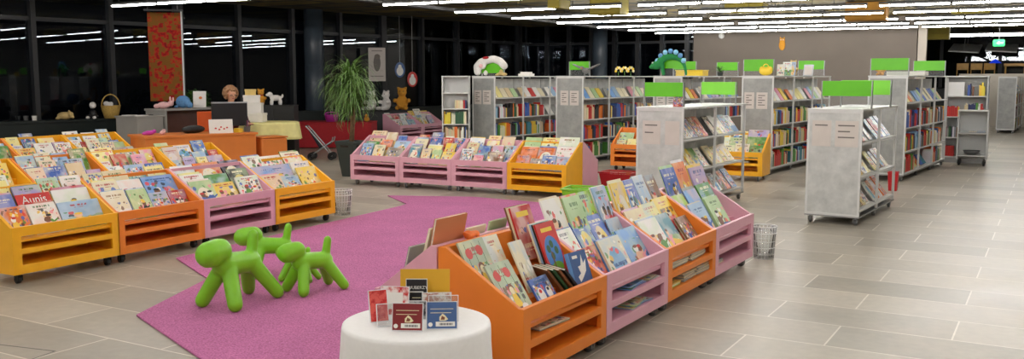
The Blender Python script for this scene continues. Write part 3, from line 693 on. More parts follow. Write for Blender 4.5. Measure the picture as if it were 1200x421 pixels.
# books standing on the bins behind the ridge, seen over it
def backbook(T, x, ti, w, h, t, col, art, lab, th=20, dy=0, yaw=0):
    y0, z0 = TIERS[ti]; o = book(lean(T, x, y0 + dy, z0, th, yaw), w, h, t, col, art, lab, G1); return o
backbook(TBk, .33, 1, .32, .3, .012, 'grey', 1, 'large grey landscape book leaning out of the pink bin by the table', 15, -.0)
backbook(TBk, .33, 2, .28, .31, .014, 'cream', 0, 'cream thick book standing on the ridge behind girl covers', 16, .0)
backbook(TBk, .31, 2, .3, .36, .016, 'peach', 0, 'peach-backed book rising above the ridge beside the girl covers', 12, .045)
backbook(TBk, .02, 2, .2, .26, .014, 'cream', 0, 'cream book showing its page edges above the orange ridge', 14, .03)
backbook(TBk, -.22, 2, .2, .27, .012, 'pale green', 0, 'pale green book standing above the ridge behind the red books', 14, .03)
oc = remesh(MB().ell((0, 0, .015), (.13, .05, .025), rot=(0, .1, .3)).ell((.09, .02, .03), (.06, .035, .022), rot=(0, -.5, 0)).ell((-.09, 0, .01), (.06, .04, .022), rot=(0, .4, .5)).ell((0, -.03, .035), (.05, .03, .02)).build('cloth_bag', M['orangecloth']), .012, 3)
oc.scale = (.6, .6, .6); oc.matrix_world = TBk @ Matrix.Translation((.14, .5, .745)) @ Matrix.Scale(.62, 4); tag(oc, 'crumpled orange cloth bag lying on the orange ridge', 'bag')

# magazines lying on the island's lower shelves
def flat_stack(T, x, z, items, where, grp):
    zz = z
    for i, (w, dpt, t, col, yaw) in enumerate(items):
        Tm = T @ Matrix.Translation((x, .03, zz + t)) @ Matrix.Rotation(R(yaw), 4, 'Z') @ Matrix.Rotation(-R(90), 4, 'X')
        book(Tm, w, dpt, t, col, random.randrange(4), '%s magazine lying flat, %s from bottom, %s' % (col, ordn[i], where), grp, 'magazine'); zz += t + .0008
G2 = 'magazines on the lower shelves'
flat_stack(TF[1], .02, .2855, [(.26, .3, .006, 'sky blue', 8), (.24, .29, .006, 'blue', -6), (.25, .3, .006, 'pale blue', 4)], 'upper slot of pink bin', G2)
flat_stack(TF[1], .3, .2855, [(.2, .28, .005, 'white', -4), (.2, .28, .005, 'grey', 6)], 'upper slot, beside blue ones', G2)
flat_stack(TF[1], .1, .1505, [(.36, .3, .006, 'pale blue', 5), (.3, .29, .006, 'sky blue', -8), (.28, .3, .006, 'pale green', 10)], 'lower slot of pink bin', G2)
for sx, nm in ((-.22, 'left pile'), (.18, 'right pile')):
    flat_stack(TF[2], sx, .2855, [(.34, .28, .009, c, random.uniform(-4, 4)) for c in ('grey', 'cream', 'grey', 'beige', 'grey')], nm + ' in upper slot of orange bin', G2)
flat_stack(TF[2], -.3, .1505, [(.22, .28, .008, c, random.uniform(-4, 4)) for c in ('lime', 'white', 'yellow')], 'left pile in lower slot of orange bin', G2)
for sx, nm in ((.0, 'middle pile'), (.3, 'right pile')):
    flat_stack(TF[2], sx, .1505, [(.26, .28, .009, c, random.uniform(-4, 4)) for c in ('grey', 'beige', 'grey', 'beige', 'grey', 'beige')], nm + ' in lower slot of orange bin', G2)
flat_stack(TF[3], -.33, .1505, [(.2, .28, .009, c, random.uniform(-4, 4)) for c in ('beige', 'grey', 'grey')], 'lower slot of last pink bin', G2)
flat_stack(TF[0], -.1, .2855, [(.3, .3, .005, c, random.uniform(-10, 10)) for c in ('grey', 'cream')], 'upper slot of orange bin by table', G2)

# single bins elsewhere
t, T = make_bin('orange', 'lone orange bin beyond the red tub', (-5.95, 15.45), 0, BG); fill_bin(T, 'lone orange bin', G1, stack=(1,), dens=1, tiers=(0, 1))
t, T = make_bin('yellow', 'lone yellow bin in front of the tall shelves, beyond the low shelf', (-4.08, 14.8), 0, BG, 'steel')
fill_bin(T, 'lone yellow bin', G1, spec={0: [(.2, 'white', 0, 1, .2), (.2, 'cream', 1, 1, .2), (.22, 'cream', 2, 1, .22), (.22, 'green', 0, 1, .2)], 1: [(.24, 'white', 1, 1, .24), (.2, 'pale green', 0, 1, .24), (.24, 'green', 0, 1, .26)], 2: [(.2, 'yellow', 0, 1, .26), (.24, 'pale yellow', 2, 1, .25), (.26, 'lilac', 1, 1, .26)]})
flat_stack(T, .12, .2855, [(.3, .3, .01, 'white', 3), (.28, .3, .01, 'cream', -3)], 'upper slot of lone yellow bin', G2)
for i, lab in enumerate(('pink bin by the windows nearer the potted plant', 'pink bin by the windows nearer the white shelves')):
    t, T = make_bin('pink', lab, (-13.5, 19.4 + i), HP, BG); fill_bin(T, ('plant-side' if i == 0 else 'shelf-side') + ' pink bin by windows', G1, stack=(1,), dens=1, pal=MIX + ['white'] * 12)

# ------------------------------------------------------------------ shelving
SR = -R(4.5)
stuff = MB()
SPC = ['white'] * 3 + ['cream'] * 3 + ['yellow'] * 3 + ['red'] * 4 + ['orange'] * 2 + ['blue'] * 3 + ['navy'] * 3 + ['green'] * 2 + ['dark green'] * 2 + ['brown'] * 3 + ['grey'] * 3 + ['black'] * 3 + ['pale blue'] * 2 + ['beige'] * 2 + ['teal']
def spines(T, x0, x1, yb, z, hmax, face, fill=.95):
    """books standing along local x from x0 to x1, spines at y = yb facing -y (T carries them)"""
    x = x0; run = random.choice(SPC); left = 0
    while x < x1 - .03:
        if left <= 0: run = random.choice(SPC); left = random.choice((1, 1, 1, 2, 3, 6))
        left -= 1
        t = random.uniform(.012, .04); h = min(hmax, random.uniform(.17, .28)); d = .16
        if x + t > x1: break
        if random.random() < fill:
            c = tuple(v * random.uniform(.85, 1.1) for v in S(*PAL[run])[:3]) + (1,)
            stuff.box(x, x + t, yb, yb + d, z, z + h, 0, T, c)
        x += t + .0015
def faceouts(T, x0, x1, yb, z, n):
    for k in range(n):
        w = (x1 - x0) / n; c = S(*PAL[random.choice(MIX)]); xm = x0 + w * (k + .5); h = random.uniform(.2, .27)
        stuff.box(-w * .42, w * .42, -.012, 0, 0, h, 0, T @ Matrix.Translation((xm, yb, z)) @ Matrix.Rotation(-R(35), 4, 'X'), c)
post_cache = {}
def shelf_unit(label, x, y, nb, bay, w, h, levels, rz=SR, papers=(), cast=True, display=False, group='white shelf runs'):
    """near right corner at (x,y); runs away along local +y, open side faces local +x"""
    t = thing('bookshelf', label, 'bookshelf', (x, y, 0), rz, group); T = Matrix.Translation((x, y, 0)) @ Matrix.Rotation(rz, 4, 'Z')
    wm = M['white']; L = nb * bay
    MB().frame([-w, -w + .025, -.025, 0], [.1, .125, h - .025, h], {(1, 1)}, 0, .03).build('end_frame', wm, t, bevel=.002)
    ep = MB().box(-w + .02, -.02, .006, .02, .12, h - .02).build('end_panel', M['panel2' if h > 1.5 else 'panel'], t)
    for (px0, px1, pz0, pz1, nl) in papers:
        pp = MB().box(px0, px1, .002, .006, pz0, pz1).build('notice', M['paper'], ep)
        for q in range(nl): MB().box(px0 + .03, px1 - .03 - .05 * (q % 2), .0008, .002, pz1 - .05 - q * .045, pz1 - .035 - q * .045).build('text_line', M['ink'], pp) if 0 else None
        m = MB()
        for q in range(nl): m.box(px0 + .03, px1 - .04 - .05 * (q % 2), .0008, .002, pz1 - .06 - q * (pz1 - pz0 - .06) / (nl + .5), pz1 - .045 - q * (pz1 - pz0 - .06) / (nl + .5))
        m.build('text_lines', M['ink'], t)
        pp.parent = t
    for k in range(1, nb + 1):
        for sx in (-w, -.03):
            MB().box(sx, sx + .03, k * bay - .03, k * bay, .1, h).build('upright', wm, t, bevel=.002)
        MB().box(-w / 2 - .012, -w / 2 + .012, k * bay - .012 - bay + .03, k * bay - .015, .12, h - .03).build('centre_panel', M['panel'], t)
        for z in levels:
            MB().box(-w + .004, -.004, (k - 1) * bay + .03, k * bay - .03, z - .022, z).build('shelf_board', wm, t)
    MB().box(-w - .005, .005, -.005, L + .005, h, h + .022).build('top_board', wm, t, bevel=.002)
    MB().box(-w, 0, 0, L, .085, .1).build('base_frame', M['steel'], t)
    if cast: add_casters(t, [(-.05, .06), (-w + .05, .06), (-.05, L - .07), (-w + .05, L - .07)] + ([(-.05, k * bay) for k in range(1, nb)]), 'steel')
    return t, T
def fill_tall(T, nb, bay, w, levels, seed):
    random.seed(seed)
    for k in range(nb):
        Tb = T @ Matrix.Translation((0, k * bay, 0)) @ Matrix.Rotation(HP, 4, 'Z')     # local x -> along y, -y -> +x
        for li, z in enumerate(levels):
            if li == len(levels) - 1:
                faceouts(Tb, .06, bay - .06, .1, z, 5)
            else:
                if random.random() < .12: faceouts(Tb, .06, bay - .06, .1, z, 4)
                else: spines(Tb, .05, bay - .06 - random.uniform(0, .2), .03, z, .3, 0)
TL = [.125, .47, .85, 1.25]
TH = 1.66
pap2 = [(-.5, -.33, 1.12, 1.4, 5), (-.29, -.1, 1.12, 1.4, 5)]
talls = [('p1', 580, 18.5, 3, 1.08, .55, 'tall white shelf run beside the open-fronted end case'), ('p2', 683, 17.8, 3, 1.12, .6, 'tall white shelf run behind the yellow far-row bin'),
         ('p3', 798, 17.2, 3, 1.12, .57, 'tall white shelf run showing above the low shelf'), ('p4', 905, 15.75, 3, 1.22, .55, 'tall white shelf run behind the lone yellow bin')]
TT = {}
for nm, px, d, nb, bay, w, lab in talls:
    x, y = pd(px, d); t, T = shelf_unit(lab, x, y, nb, bay, w, TH, TL, papers=pap2); TT[nm] = T; fill_tall(T, nb, bay, w, TL, hash(px) % 100)
t, T = shelf_unit('tall white shelf run behind the red bin, beyond the low shelf', -1.62, 15.95, 3, 1.15, .6, TH, TL, rz=-R(6.0)); TT['p5'] = T; fill_tall(T, 3, 1.15, .6, TL, 5)
# low display shelves
LL = [.17, .54, .92]
tA, TA = shelf_unit('low wheeled white shelf with plain grey end, standing clear on the tiles', -1.545, 10.86, 2, .95, .6, 1.28, LL, papers=[(-.545, -.335, .88, 1.17, 1), (-.29, -.04, .88, 1.17, 3)])
tB, TB = shelf_unit('low wheeled white shelf rising behind the table-side bins', -3.47, 10.5, 2, 1.07, .6, 1.28, LL, papers=[(-.52, -.29, .86, 1.14, 2), (-.23, -.05, .86, 1.14, 0)])
random.seed(21)
G3 = 'books displayed on the low shelves'
def fill_low(T, nb, bay, where, pals):
    for k in range(nb):
        Tb = T @ Matrix.Translation((0, k * bay, 0)) @ Matrix.Rotation(HP, 4, 'Z')
        for li, z in enumerate(LL):
            n = 5; x = .06
            for q in range(n):
                w = random.uniform(.16, .2); c = random.choice(pals[li]); t = random.choice((.01, .014, .02))
                if x + w > bay - .05: break
                lab = '%s book, %s shelf, %s bay, %s along, %s' % (c, ['bottom', 'middle', 'top'][li], ['near', 'far'][k], ordn[q], where)
                book(lean(Tb, x + w / 2, .07, z + .001, 38, random.uniform(-3, 3)), w, random.uniform(.25, .3), t, c, random.randrange(4), lab, G3); x += w + .006
lowp = [['sky blue', 'orange', 'grey', 'brown', 'red', 'white', 'cream'], ['brown', 'yellow', 'beige', 'pale yellow', 'green', 'white', 'pale blue', 'navy'], ['white', 'grey', 'white', 'black', 'beige', 'pale blue', 'brown', 'red']]
fill_low(TA, 2, .95, 'low shelf standing clear', lowp); fill_low(TB, 2, 1.07, 'low shelf behind bins', lowp)

# open-fronted cases
def front_case(label, x0, x1, y, dpt, h, levels, name='bookcase', rz=0, cast=False, z0=.1):
    w = x1 - x0; t = thing(name, label, 'bookcase', (x0, y, 0), rz)
    wm = M['white']
    MB().box(0, .025, 0, dpt, z0, h).build('side_panel', wm, t, bevel=.002); MB().box(w - .025, w, 0, dpt, z0, h).build('side_panel', M['panel' if h > 1.5 else 'white'], t, bevel=.002)
    MB().box(.025, w - .025, dpt - .015, dpt, z0, h).build('back_panel', wm, t); MB().box(-.004, w + .004, -.004, dpt + .004, h, h + .022).build('top_board', wm, t, bevel=.002)
    for z in levels: MB().box(.025, w - .025, .002, dpt - .015, z - .022, z).build('shelf_board', wm, t)
    if cast: add_casters(t, [(.05, .07), (w - .05, .07), (.05, dpt - .07), (w - .05, dpt - .07)], 'black', 0, 1.25)
    else: MB().box(.02, w - .02, .03, dpt - .02, 0, z0).build('plinth', M['steel'], t)
    return Matrix.Translation((x0, y, 0)) @ Matrix.Rotation(rz, 4, 'Z')
random.seed(3)
x, y = pd(518, 18.2)
Tc = front_case('narrow open white case full of books at window end of the shelves', x, x + .54, y, .3, TH, [.125, .45, .75, 1.05, 1.36], rz=R(28))
for z in (.125, .45, .75): spines(Tc, .04, .5, .03, z, .24, 0)
spines(Tc, .25, .5, .03, 1.05, .16, 0)
x6 = -1.36
Tc = front_case('white open bookcase with folders at end of the aisle', x6, x6 + .76, 20.0, .42, TH, [.125, .5, .9, 1.3])
spines(Tc, .04, .33, .03, 1.3, .26, 0, 0); stuff.box(.05, .34, .05, .28, 1.301, 1.56, 0, Tc, S(228, 226, 224)); spines(Tc, .4, .52, .03, 1.3, .3, 0); spines(Tc, .6, .72, .03, 1.3, .3, 0); spines(Tc, .05, .3, .03, .9, .2, 0, .8); spines(Tc, .36, .72, .03, .9, .28, 0); spines(Tc, .05, .3, .03, .5, .2, 0); spines(Tc, .05, .28, .03, .125, .2, 0)
Tc = front_case('low white book cart with magazines parked before the folder bookcase', -1.07, -.55, 19.4, .4, 1.02, [.2, .62], name='book_cart', cast=True, z0=.12)
for k, c in enumerate(('pale blue', 'white', 'sky blue')):
    book(Tc @ Matrix.Translation((.12 + .14 * k, .05, .62 + .012)) @ Matrix.Rotation(-R(88), 4, 'X'), .13, .2, .01, c, 1, '%s magazine lying on the low book cart' % c, 'magazines on the cart', 'magazine')
o = MB().lathe([(.06, 0), (.12, .03), (.15, .08), (.14, .08), (.11, .035), (.05, .012)], 20).build('bowl', M['greyw'], smooth=True); o.location = (-.82, 19.6, .2); tag(o, 'grey bowl on lower shelf of the book cart', 'bowl')
t7, T7 = shelf_unit('tall white shelf run beyond the wall opening, at far end of aisle', -.2, 31.5, 3, 1.2, .5, TH, TL, rz=-R(3)); fill_tall(T7, 3, 1.2, .5, TL, 12)
sb = stuff.mesh('shelved_books', [M['stuffbook']])
ca = sb.color_attributes.new('Col', 'FLOAT_COLOR', 'CORNER')
for p in sb.polygons:
    for li in p.loop_indices: ca.data[li].color = stuff.c[p.index]
o = put('shelved_books', sb); tag(o, 'mixed rows of books filling the tall white shelves', 'books', kind='stuff')
blue = MB().box(0, .07, -.004, 0, 1.05, 1.5).build('hanging_sign', PM['slate'], loc=(x6 + .765, 20.12, 0), rot=(0, 0, HP)); tag(blue, 'narrow blue sign on side of the folder bookcase', 'sign')

# green shelf signs
def sign(label, x, y, z, w, h, gap, m='signgreen', rz=0, t_=.03):
    t = thing('shelf_sign', label, 'sign', (x, y, z), rz, 'green shelf signs')
    MB().box(-w / 2, w / 2, -t_ / 2, t_ / 2, gap, gap + h).build('sign_panel', M[m], t, bevel=.003)
    for s in (-1, 1): MB().box(s * w / 2 - .006 * (1 + s), s * w / 2 + .006 * (1 - s), -.02, .02, 0, gap + h).build('post', M['steel'], t)
    MB().box(-w / 2 + .015, w / 2 - .015, -.003, .003, .01, gap - .004).build('clear_panel', M['clear'], t)
def on(T, x, y, z): p = T @ Vector((x, y, z)); return p.x, p.y, p.z
tz = TH + .022; lz = 1.302
sign('green sign under the white plush toy on tall shelf', *on(TT['p1'], -.25, .3, tz), .55, .22, .06, rz=SR)
sign('small green sign behind the grey toy bird on tall shelf', *on(TT['p2'], -.36, .5, tz), .46, .16, .12, rz=SR)
sign('green sign under the blue and green dragon toy', *on(TT['p3'], -.33, .35, tz), .5, .19, .14, rz=SR)
sign('green sign partly behind the dragon toy sign', *on(TT['p3'], -.62, 1.6, tz), .5, .16, .13, rz=SR)
sign('dark green sign on near end of low shelf behind bins', *on(TB, -.36, .25, lz), .52, .17, .12, rz=SR)
sign('light green sign on far end of low shelf behind bins', *on(TB, -.3, 1.9, lz), .5, .17, .12, 'signlight', rz=SR)
sign('green sign above yellow bag on tall shelf', *on(TT['p4'], -.38, .35, tz), .54, .2, .08, rz=SR)
sign('small green sign on far end of the shelf above low shelf', *on(TT['p3'], -.28, 3.1, tz), .48, .17, .12, rz=SR)
sign('small green sign beside the white standing cards', *on(TT['p4'], -.27, 3.2, tz), .52, .17, .13, rz=SR)
sign('dark green sign on near end of the free-standing low shelf', *on(TA, -.24, .25, lz), .56, .17, .14, rz=SR)
sign('light green sign behind dark one on free-standing low shelf', *on(TA, -.19, .95, lz), .58, .17, .145, 'signlight', rz=SR)
sign('large green sign on tall shelf behind the red bin', *on(TT['p5'], -.36, .35, tz), .6, .19, .09, rz=-R(6))
sign('green sign on far part of shelf behind the red bin', *on(TT['p5'], -.3, 3.2, tz), .56, .18, .1, rz=-R(6))

# ------------------------------------------------------------------ dog stools
def dog(label, x, y, ang, s):
    m = MB()
    m.cap((.10, 0, .335), (-.19, 0, .315), .094, .088)
    m.cap((.10, 0, .34), (.15, 0, .43), .075, .08)
    m.cap((.14, 0, .455), (.25, 0, .44), .096, .102)
    for sy in (-1, 1):
        m.cap((.08, sy * .035, .31), (.165, sy * .165, .056), .064, .058)
        m.cap((-.19, sy * .035, .29), (-.325, sy * .15, .053), .064, .054)
    m.cap((-.2, 0, .34), (-.232, 0, .525), .048, .041)
    o = m.build('dog_stool', M['dog']); o.location = (x, y, .012); o.rotation_euler = (0, 0, ang); o.scale = (s, s, s)
    remesh(o, .012, 5)
    tag(o, label, 'dog stool', 'green plastic dog stools')
dog('large lime green plastic dog in front of the others, head toward the tiles', -4.935, 4.83, R(-88), .93)
dog('lime green plastic dog standing behind the large one, only head, back and tail showing', -5.45, 5.72, R(-129), .76)
dog('smaller lime green plastic dog with whole side showing, closest to white table', -4.735, 5.41, R(-108), .74)
dog('lime green plastic dog mostly hidden behind the small side-on one', -5.11, 5.68, R(-168), .5)

# ------------------------------------------------------------------ white table with discs
tx, ty, tzz = -2.47, 3.57, .5
def foldf(r, z, a):
    k = max(0, (.47 - z) / .47); return r * (1 + k * (.05 * math.sin(9 * a + .5) + .035 * math.sin(15 * a + 2)))
cl = MB().lathe([(.02, .5), (.2, .5), (.335, .499), (.348, .494), (.352, .48), (.355, .44), (.36, .3), (.37, .15), (.378, .02)], 120, fold=foldf).build('tablecloth', M['cloth'], smooth=True, loc=(tx, ty, .003))
cl.data.polygons[len(cl.data.polygons) - 1].use_smooth = False
tag(cl, 'white round tablecloth falling in folds to the floor', 'tablecloth')
tt = thing('round_table', 'low round table hidden under the white cloth', 'table', (tx, ty, 0))
MB().lathe([(.33, .465), (.33, .494), (.3, .497)], 40).build('tabletop', M['white'], tt)
MB().tube([(0, 0, .02), (0, 0, .47)], .04, 16).build('leg', M['steel'], tt); MB().lathe([(.2, 0), (.2, .015), (.05, .03)], 30).build('base', M['steel'], tt)
DZ = .5035
def case(px, d, w, h, cover, label, yaw=0, th=10, wtext=None, ccol=None, t=.011):
    x, y = pd(px, d)
    o = thing('disc_case', label, 'disc case', (x, y, DZ), YAW + R(yaw), 'disc cases on the white table')
    o.rotation_euler = Euler((0, 0, YAW + R(yaw)))
    o.matrix_world = Matrix.Translation((x, y, DZ + math.sin(R(th)) * 0)) @ Matrix.Rotation(YAW + R(yaw), 4, 'Z') @ Matrix.Rotation(-R(th), 4, 'X')
    MB().box(-w / 2 + .003, w / 2 - .003, -t, -t + .002, .003, h - .003).build('booklet', cover, o)
    MB().frame([-w / 2, -w / 2 + .003, w / 2 - .003, w / 2], [0, .003, h - .003, h], {(1, 1)}, -t, 0).build('case_edge', M['clearedge'] if cover != M['amber'] else M['amber'], o)
    MB().box(-w / 2 + .003, w / 2 - .003, -.003, 0, .003, h - .003).build('back_lid', M['clear'] if cover != M['amber'] else M['amber'], o)
    return o, w, h, t
def label_on(o, w, h, t, x0, x1, z0, z1, m, name='label', lift=.0012):
    return MB().box(x0 * w, x1 * w, -t - lift, -t - lift * .2, z0 * h, z1 * h).build(name, m, o)
prints = {}
def art_plain(name, c, c2, sc=30):
    t = NT(name); co2 = t.n('ShaderNodeTexCoord'); n = t.n('ShaderNodeTexNoise', {'Vector': co2.outputs['Object'], 'Scale': sc, 'Detail': 3.0})
    t.base(t.ramp(n.outputs[0], [(.42, c), (.58, c2)])); t.set(Roughness=.4); return t.m
amb, w, h, t = case(496, 4.54, .245, .2, M['amber'], 'large amber clear case standing behind the discs', 0, 8)
ro, w, h, t = case(486, 4.48, .105, .165, PM['black'], 'black covered disc case with white lettering before the amber case', 0, 6)
blk = ro
bx = text('AUUBERZY', .0215, PM['white'], blk, (0, -t - .0016, .122), (PI / 2, 0, 0)); text('BAND MUSIC' if 0 else '', .01, PM['white'], blk, (0, -t - .001, .07), (PI / 2, 0, 0)) if 0 else None
label_on(blk, w, h, t, -.32, .32, .6, .63, PM['white'], 'subtitle_line'); label_on(blk, w, h, t, -.2, .2, .43, .45, PM['cream'], 'subtitle_line')
o, w, h, t = case(459, 4.42, .142, .14, art_plain('red_and_white_art', S(206, 40, 36), S(236, 220, 216)), 'pale flowered disc case standing behind the red one', -8, 14)
MB().box(-w / 2 + .03, w / 2 - .03, -t - .001, -t, .03, .11).build('pale_picture', M['carton'], o)
o, w, h, t = case(441, 4.3, .09, .15, art_plain('red_printed_art', S(196, 24, 26), S(226, 90, 80), 50), 'narrow red disc case tilted at window side of the table', 24, 14)
o, w, h, t = case(449, 4.22, .085, .105, M['clear'], 'small empty clear case in front of the red one', 16, 14)
o, w, h, t = case(487, 4.34, .085, .09, art_plain('grey_photo_art', S(60, 60, 66), S(170, 170, 170), 40), 'grey photo disc case behind the dark red one', 0, 10)
o, w, h, t = case(510, 4.38, .142, .12, art_plain('white_script_art', S(226, 220, 214), S(180, 120, 100), 40), 'pale disc case standing behind the blue one', 4, 12)
o, w, h, t = case(518, 4.3, .142, .125, M['clear'], 'clear empty disc case touching back of blue one', 4, 12)
for (px, d, cov, lab, yaw) in ((474.5, 4.14, PM['dred'], 'dark red disc case with white barcode at front of the white table', -3), (516, 4.17, PM['slate'], 'blue disc case with white barcode at front of the white table', 3)):
    o, w, h, t = case(px, d, .142, .126, cov, lab, yaw, 14)
    label_on(o, w, h, t, -.2, .42, .1, .27, PM['white'], 'barcode_label'); mm = MB()
    for q in range(14): mm.box((-.08 + .031 * q) * w, (-.068 + .031 * q + .006 * (q % 3)) * w, -t - .0018, -t - .0012, .14 * h, .22 * h)
    mm.build('barcode', PM['black'], o)
    put('round_label', MB().tube([(-.37 * w, -t - .0014, .17 * h), (-.37 * w, -t - .0002, .17 * h)], .01, 16).mesh('round_label', [PM['white']]), o)
    label_on(o, w, h, t, -.37, .37, .72, .74, PM['cream'], 'title_line'); label_on(o, w, h, t, -.37, .3, .58, .6, PM['cream'], 'title_line')
    decal(o, [(.42, .3), (.62, .3), (.7, .36), (.6, .5), (.52, .56), (.42, .44)], w, h, t, PM['cream'], 'small_picture', .0008); decal(o, [(.46, .34), (.58, .34), (.6, .42), (.5, .48)], w, h, t, PM['brown'], 'small_picture', .0012)

# ------------------------------------------------------------------ wire baskets, tubs
def basket(label, x, y, r, h):
    t = thing('wire_basket', label, 'basket', (x, y, .0)); 
    MB().ring((0, 0, h), r, .006).build('rim', M['wirewhite'], t, True); MB().ring((0, 0, h * .8), r * .985, .005).build('upper_ring', M['wirewhite'], t, True)
    MB().lathe([(r * .8, .005), (r * .97, h * .78), (r, h), (r * .985, h), (r * .955, h * .78), (r * .78, .012)], 28).build('clear_wall', M['clear'], t, True)
    m = MB()
    for k in range(20):
        a = 2 * PI * k / 20; m.tube([(r * .8 * math.cos(a), r * .8 * math.sin(a), .006), (r * math.cos(a), r * math.sin(a), h)], .0025, 5)
    for z in (.15, .35, .55): m.ring((0, 0, z * h), r * (.8 + .2 * z) * 1.0, .0025, n=24, k=4)
    m.build('wire_mesh', M['wirewhite'], t, True); MB().lathe([(r * .8, 0), (r * .8, .006)], 24).build('base', M['wirewhite'], t)
basket('white wire basket on the tiles at far end of the dog-side row', -7.14, 8.78, .12, .31)
basket('white wire basket on the tiles at end of the table-side bins', -2.02, 8.5, .11, .3)
def tub(label, x, y, w, d, h, m, rz=0, name='plastic_tub', cat='tub'):
    b = .82; t = thing(name, label, cat, (x, y, 0), rz)
    W2, D2 = w / 2, d / 2
    vs = []; 
    for (s, z) in ((b, .0), (1, h), (.95, h), (b * .95, .02)):
        vs += [(-W2 * s, -D2 * s, z), (W2 * s, -D2 * s, z), (W2 * s, D2 * s, z), (-W2 * s, D2 * s, z)]
    fs = [(3, 2, 1, 0), (12, 13, 14, 15)]
    for q in range(3):
        for k in range(4): fs.append((q * 4 + k, q * 4 + (k + 1) % 4, q * 4 + 4 + (k + 1) % 4, q * 4 + 4 + k))
    MB().add(vs, fs).build('body', m, t, bevel=.006)
    MB().frame([-W2 - .015, -W2 + .012, W2 - .012, W2 + .015], [-D2 - .015, -D2 + .012, D2 - .012, D2 + .015], {(1, 1)}, 0, .018).build('rim', m, t, rot=(HP, 0, 0), loc=(0, 0, h + .005))
    return t
tub('red plastic tub on the tiles under the lone orange bin', -5.22, 12.85, .5, .36, .24, M['red'])
for k, (dx, c) in enumerate(((-.12, 'white'), (.02, 'cream'), (.13, 'yellow'))):
    book(Matrix.Translation((-5.22 + dx, 12.9, .021)) @ Matrix.Rotation(R(-12), 4, 'X'), .12, .22, .014, c, k, '%s booklet standing in the red tub' % c, 'booklets in the red tub')
tub('lime green plastic crate on the tiles behind the table-side island', -4.55, 10.3, .62, .42, .3, M['lime'], R(10), 'plastic_crate', 'crate')
for k, (dx, c) in enumerate(((-.15, 'white'), (0.05, 'pale green'))):
    book(Matrix.Translation((-4.55 + dx, 10.4, .021)) @ Matrix.Rotation(R(-14), 4, 'X'), .17, .26, .014, c, k, '%s book standing in the lime crate' % c, 'books in the lime crate')
rb = MB().lathe([(.08, 0), (.1, .26), (.106, .265), (.106, .28), (.095, .28), (.078, .012)], 4, T=Matrix.Rotation(R(45), 4, 'Z')).build('waste_bin', M['red'], bevel=.004, loc=(-1.62, 14.6, 0)); tag(rb, 'red plastic bin standing behind the free-standing low shelf', 'bin')
# floor outlet cover
fx = MB().frame([-.32, -.31, .31, .32], [-.2, -.19, .19, .2], {(1, 1)}, 0, .003).build('floor_hatch', M['greyw'], rot=(-HP, 0, R(10)), loc=(-5.35, 3.25, .0005)); tag(fx, 'thin dark outline of a hatch set in the floor tiles', 'floor hatch')

# ------------------------------------------------------------------ potted plant, left-side furniture
x, y = pd(411, 15.6)
pt = thing('potted_palm', 'tall palm-like plant in a dark pot beside the pink bins', 'plant', (x, y, 0))
pot = MB().lathe([(.16, 0), (.26, .54), (.275, .55), (.275, .6), (.25, .6), (.235, .5), (.05, .49)], 4, T=Matrix.Rotation(R(45), 4, 'Z')).build('pot', M['potgrey'], pt, bevel=.02)
MB().lathe([(.2, .5), (.2, .53), (.03, .54)], 16).build('soil', M['soil'], pot)
MB().tube([(0, 0, .5), (.02, .01, .9), (-.02, .02, 1.25), (.0, 0, 1.5)], [.035, .03, .028, .02]).build('trunk', M['bark'], pt, True)
MB().tube([(.03, 0, .5), (.1, -.05, .85), (.14, -.06, 1.2)], [.025, .022, .015]).build('trunk', M['bark'], pt, True)
random.seed(11); lv = MB()
def blade(m, base, az, up, L, w, droop):
    pts = []; n = 7
    d = Vector((math.cos(az) * math.cos(up), math.sin(az) * math.cos(up), math.sin(up))); p = Vector(base); q = up
    side = Vector((-math.sin(az), math.cos(az), 0)); vs = []; fs = []
    for i in range(n):
        f = i / (n - 1); ww = w * (1 - f) ** .6 * min(1, .5 + f * 3)
        vs += [p - side * ww, p + side * ww]; p = p + Vector((math.cos(az) * math.cos(q), math.sin(az) * math.cos(q), math.sin(q))) * (L / (n - 1)); q -= droop / (n - 1) * (1 + f)
    for i in range(n - 1): fs.append((2 * i, 2 * i + 1, 2 * i + 3, 2 * i + 2))
    m.add(vs, fs)
for base, n, L in (((0, 0, 1.58), 190, .72), ((.14, -.06, 1.3), 150, .62), ((-.1, .05, 1.3), 150, .62), ((0, 0, 1.42), 150, .7), ((.02, .02, 1.1), 90, .5)):
    for k in range(n):
        blade(lv, (base[0] + random.uniform(-.02, .02), base[1] + random.uniform(-.02, .02), base[2] + random.uniform(-.12, .1)), random.uniform(0, 2 * PI), R(random.uniform(5, 85)), L * random.uniform(.75, 1.1), .013, R(random.uniform(60, 165)))
lf = lv.build('leaves', M['leaf'], pt, True)

def desk_box(name, label, cat, px, d, w, dpt, h, m, rz, parts=None):
    x, y = pd(px, d); return thing(name, label, cat, (x, y, 0), rz)
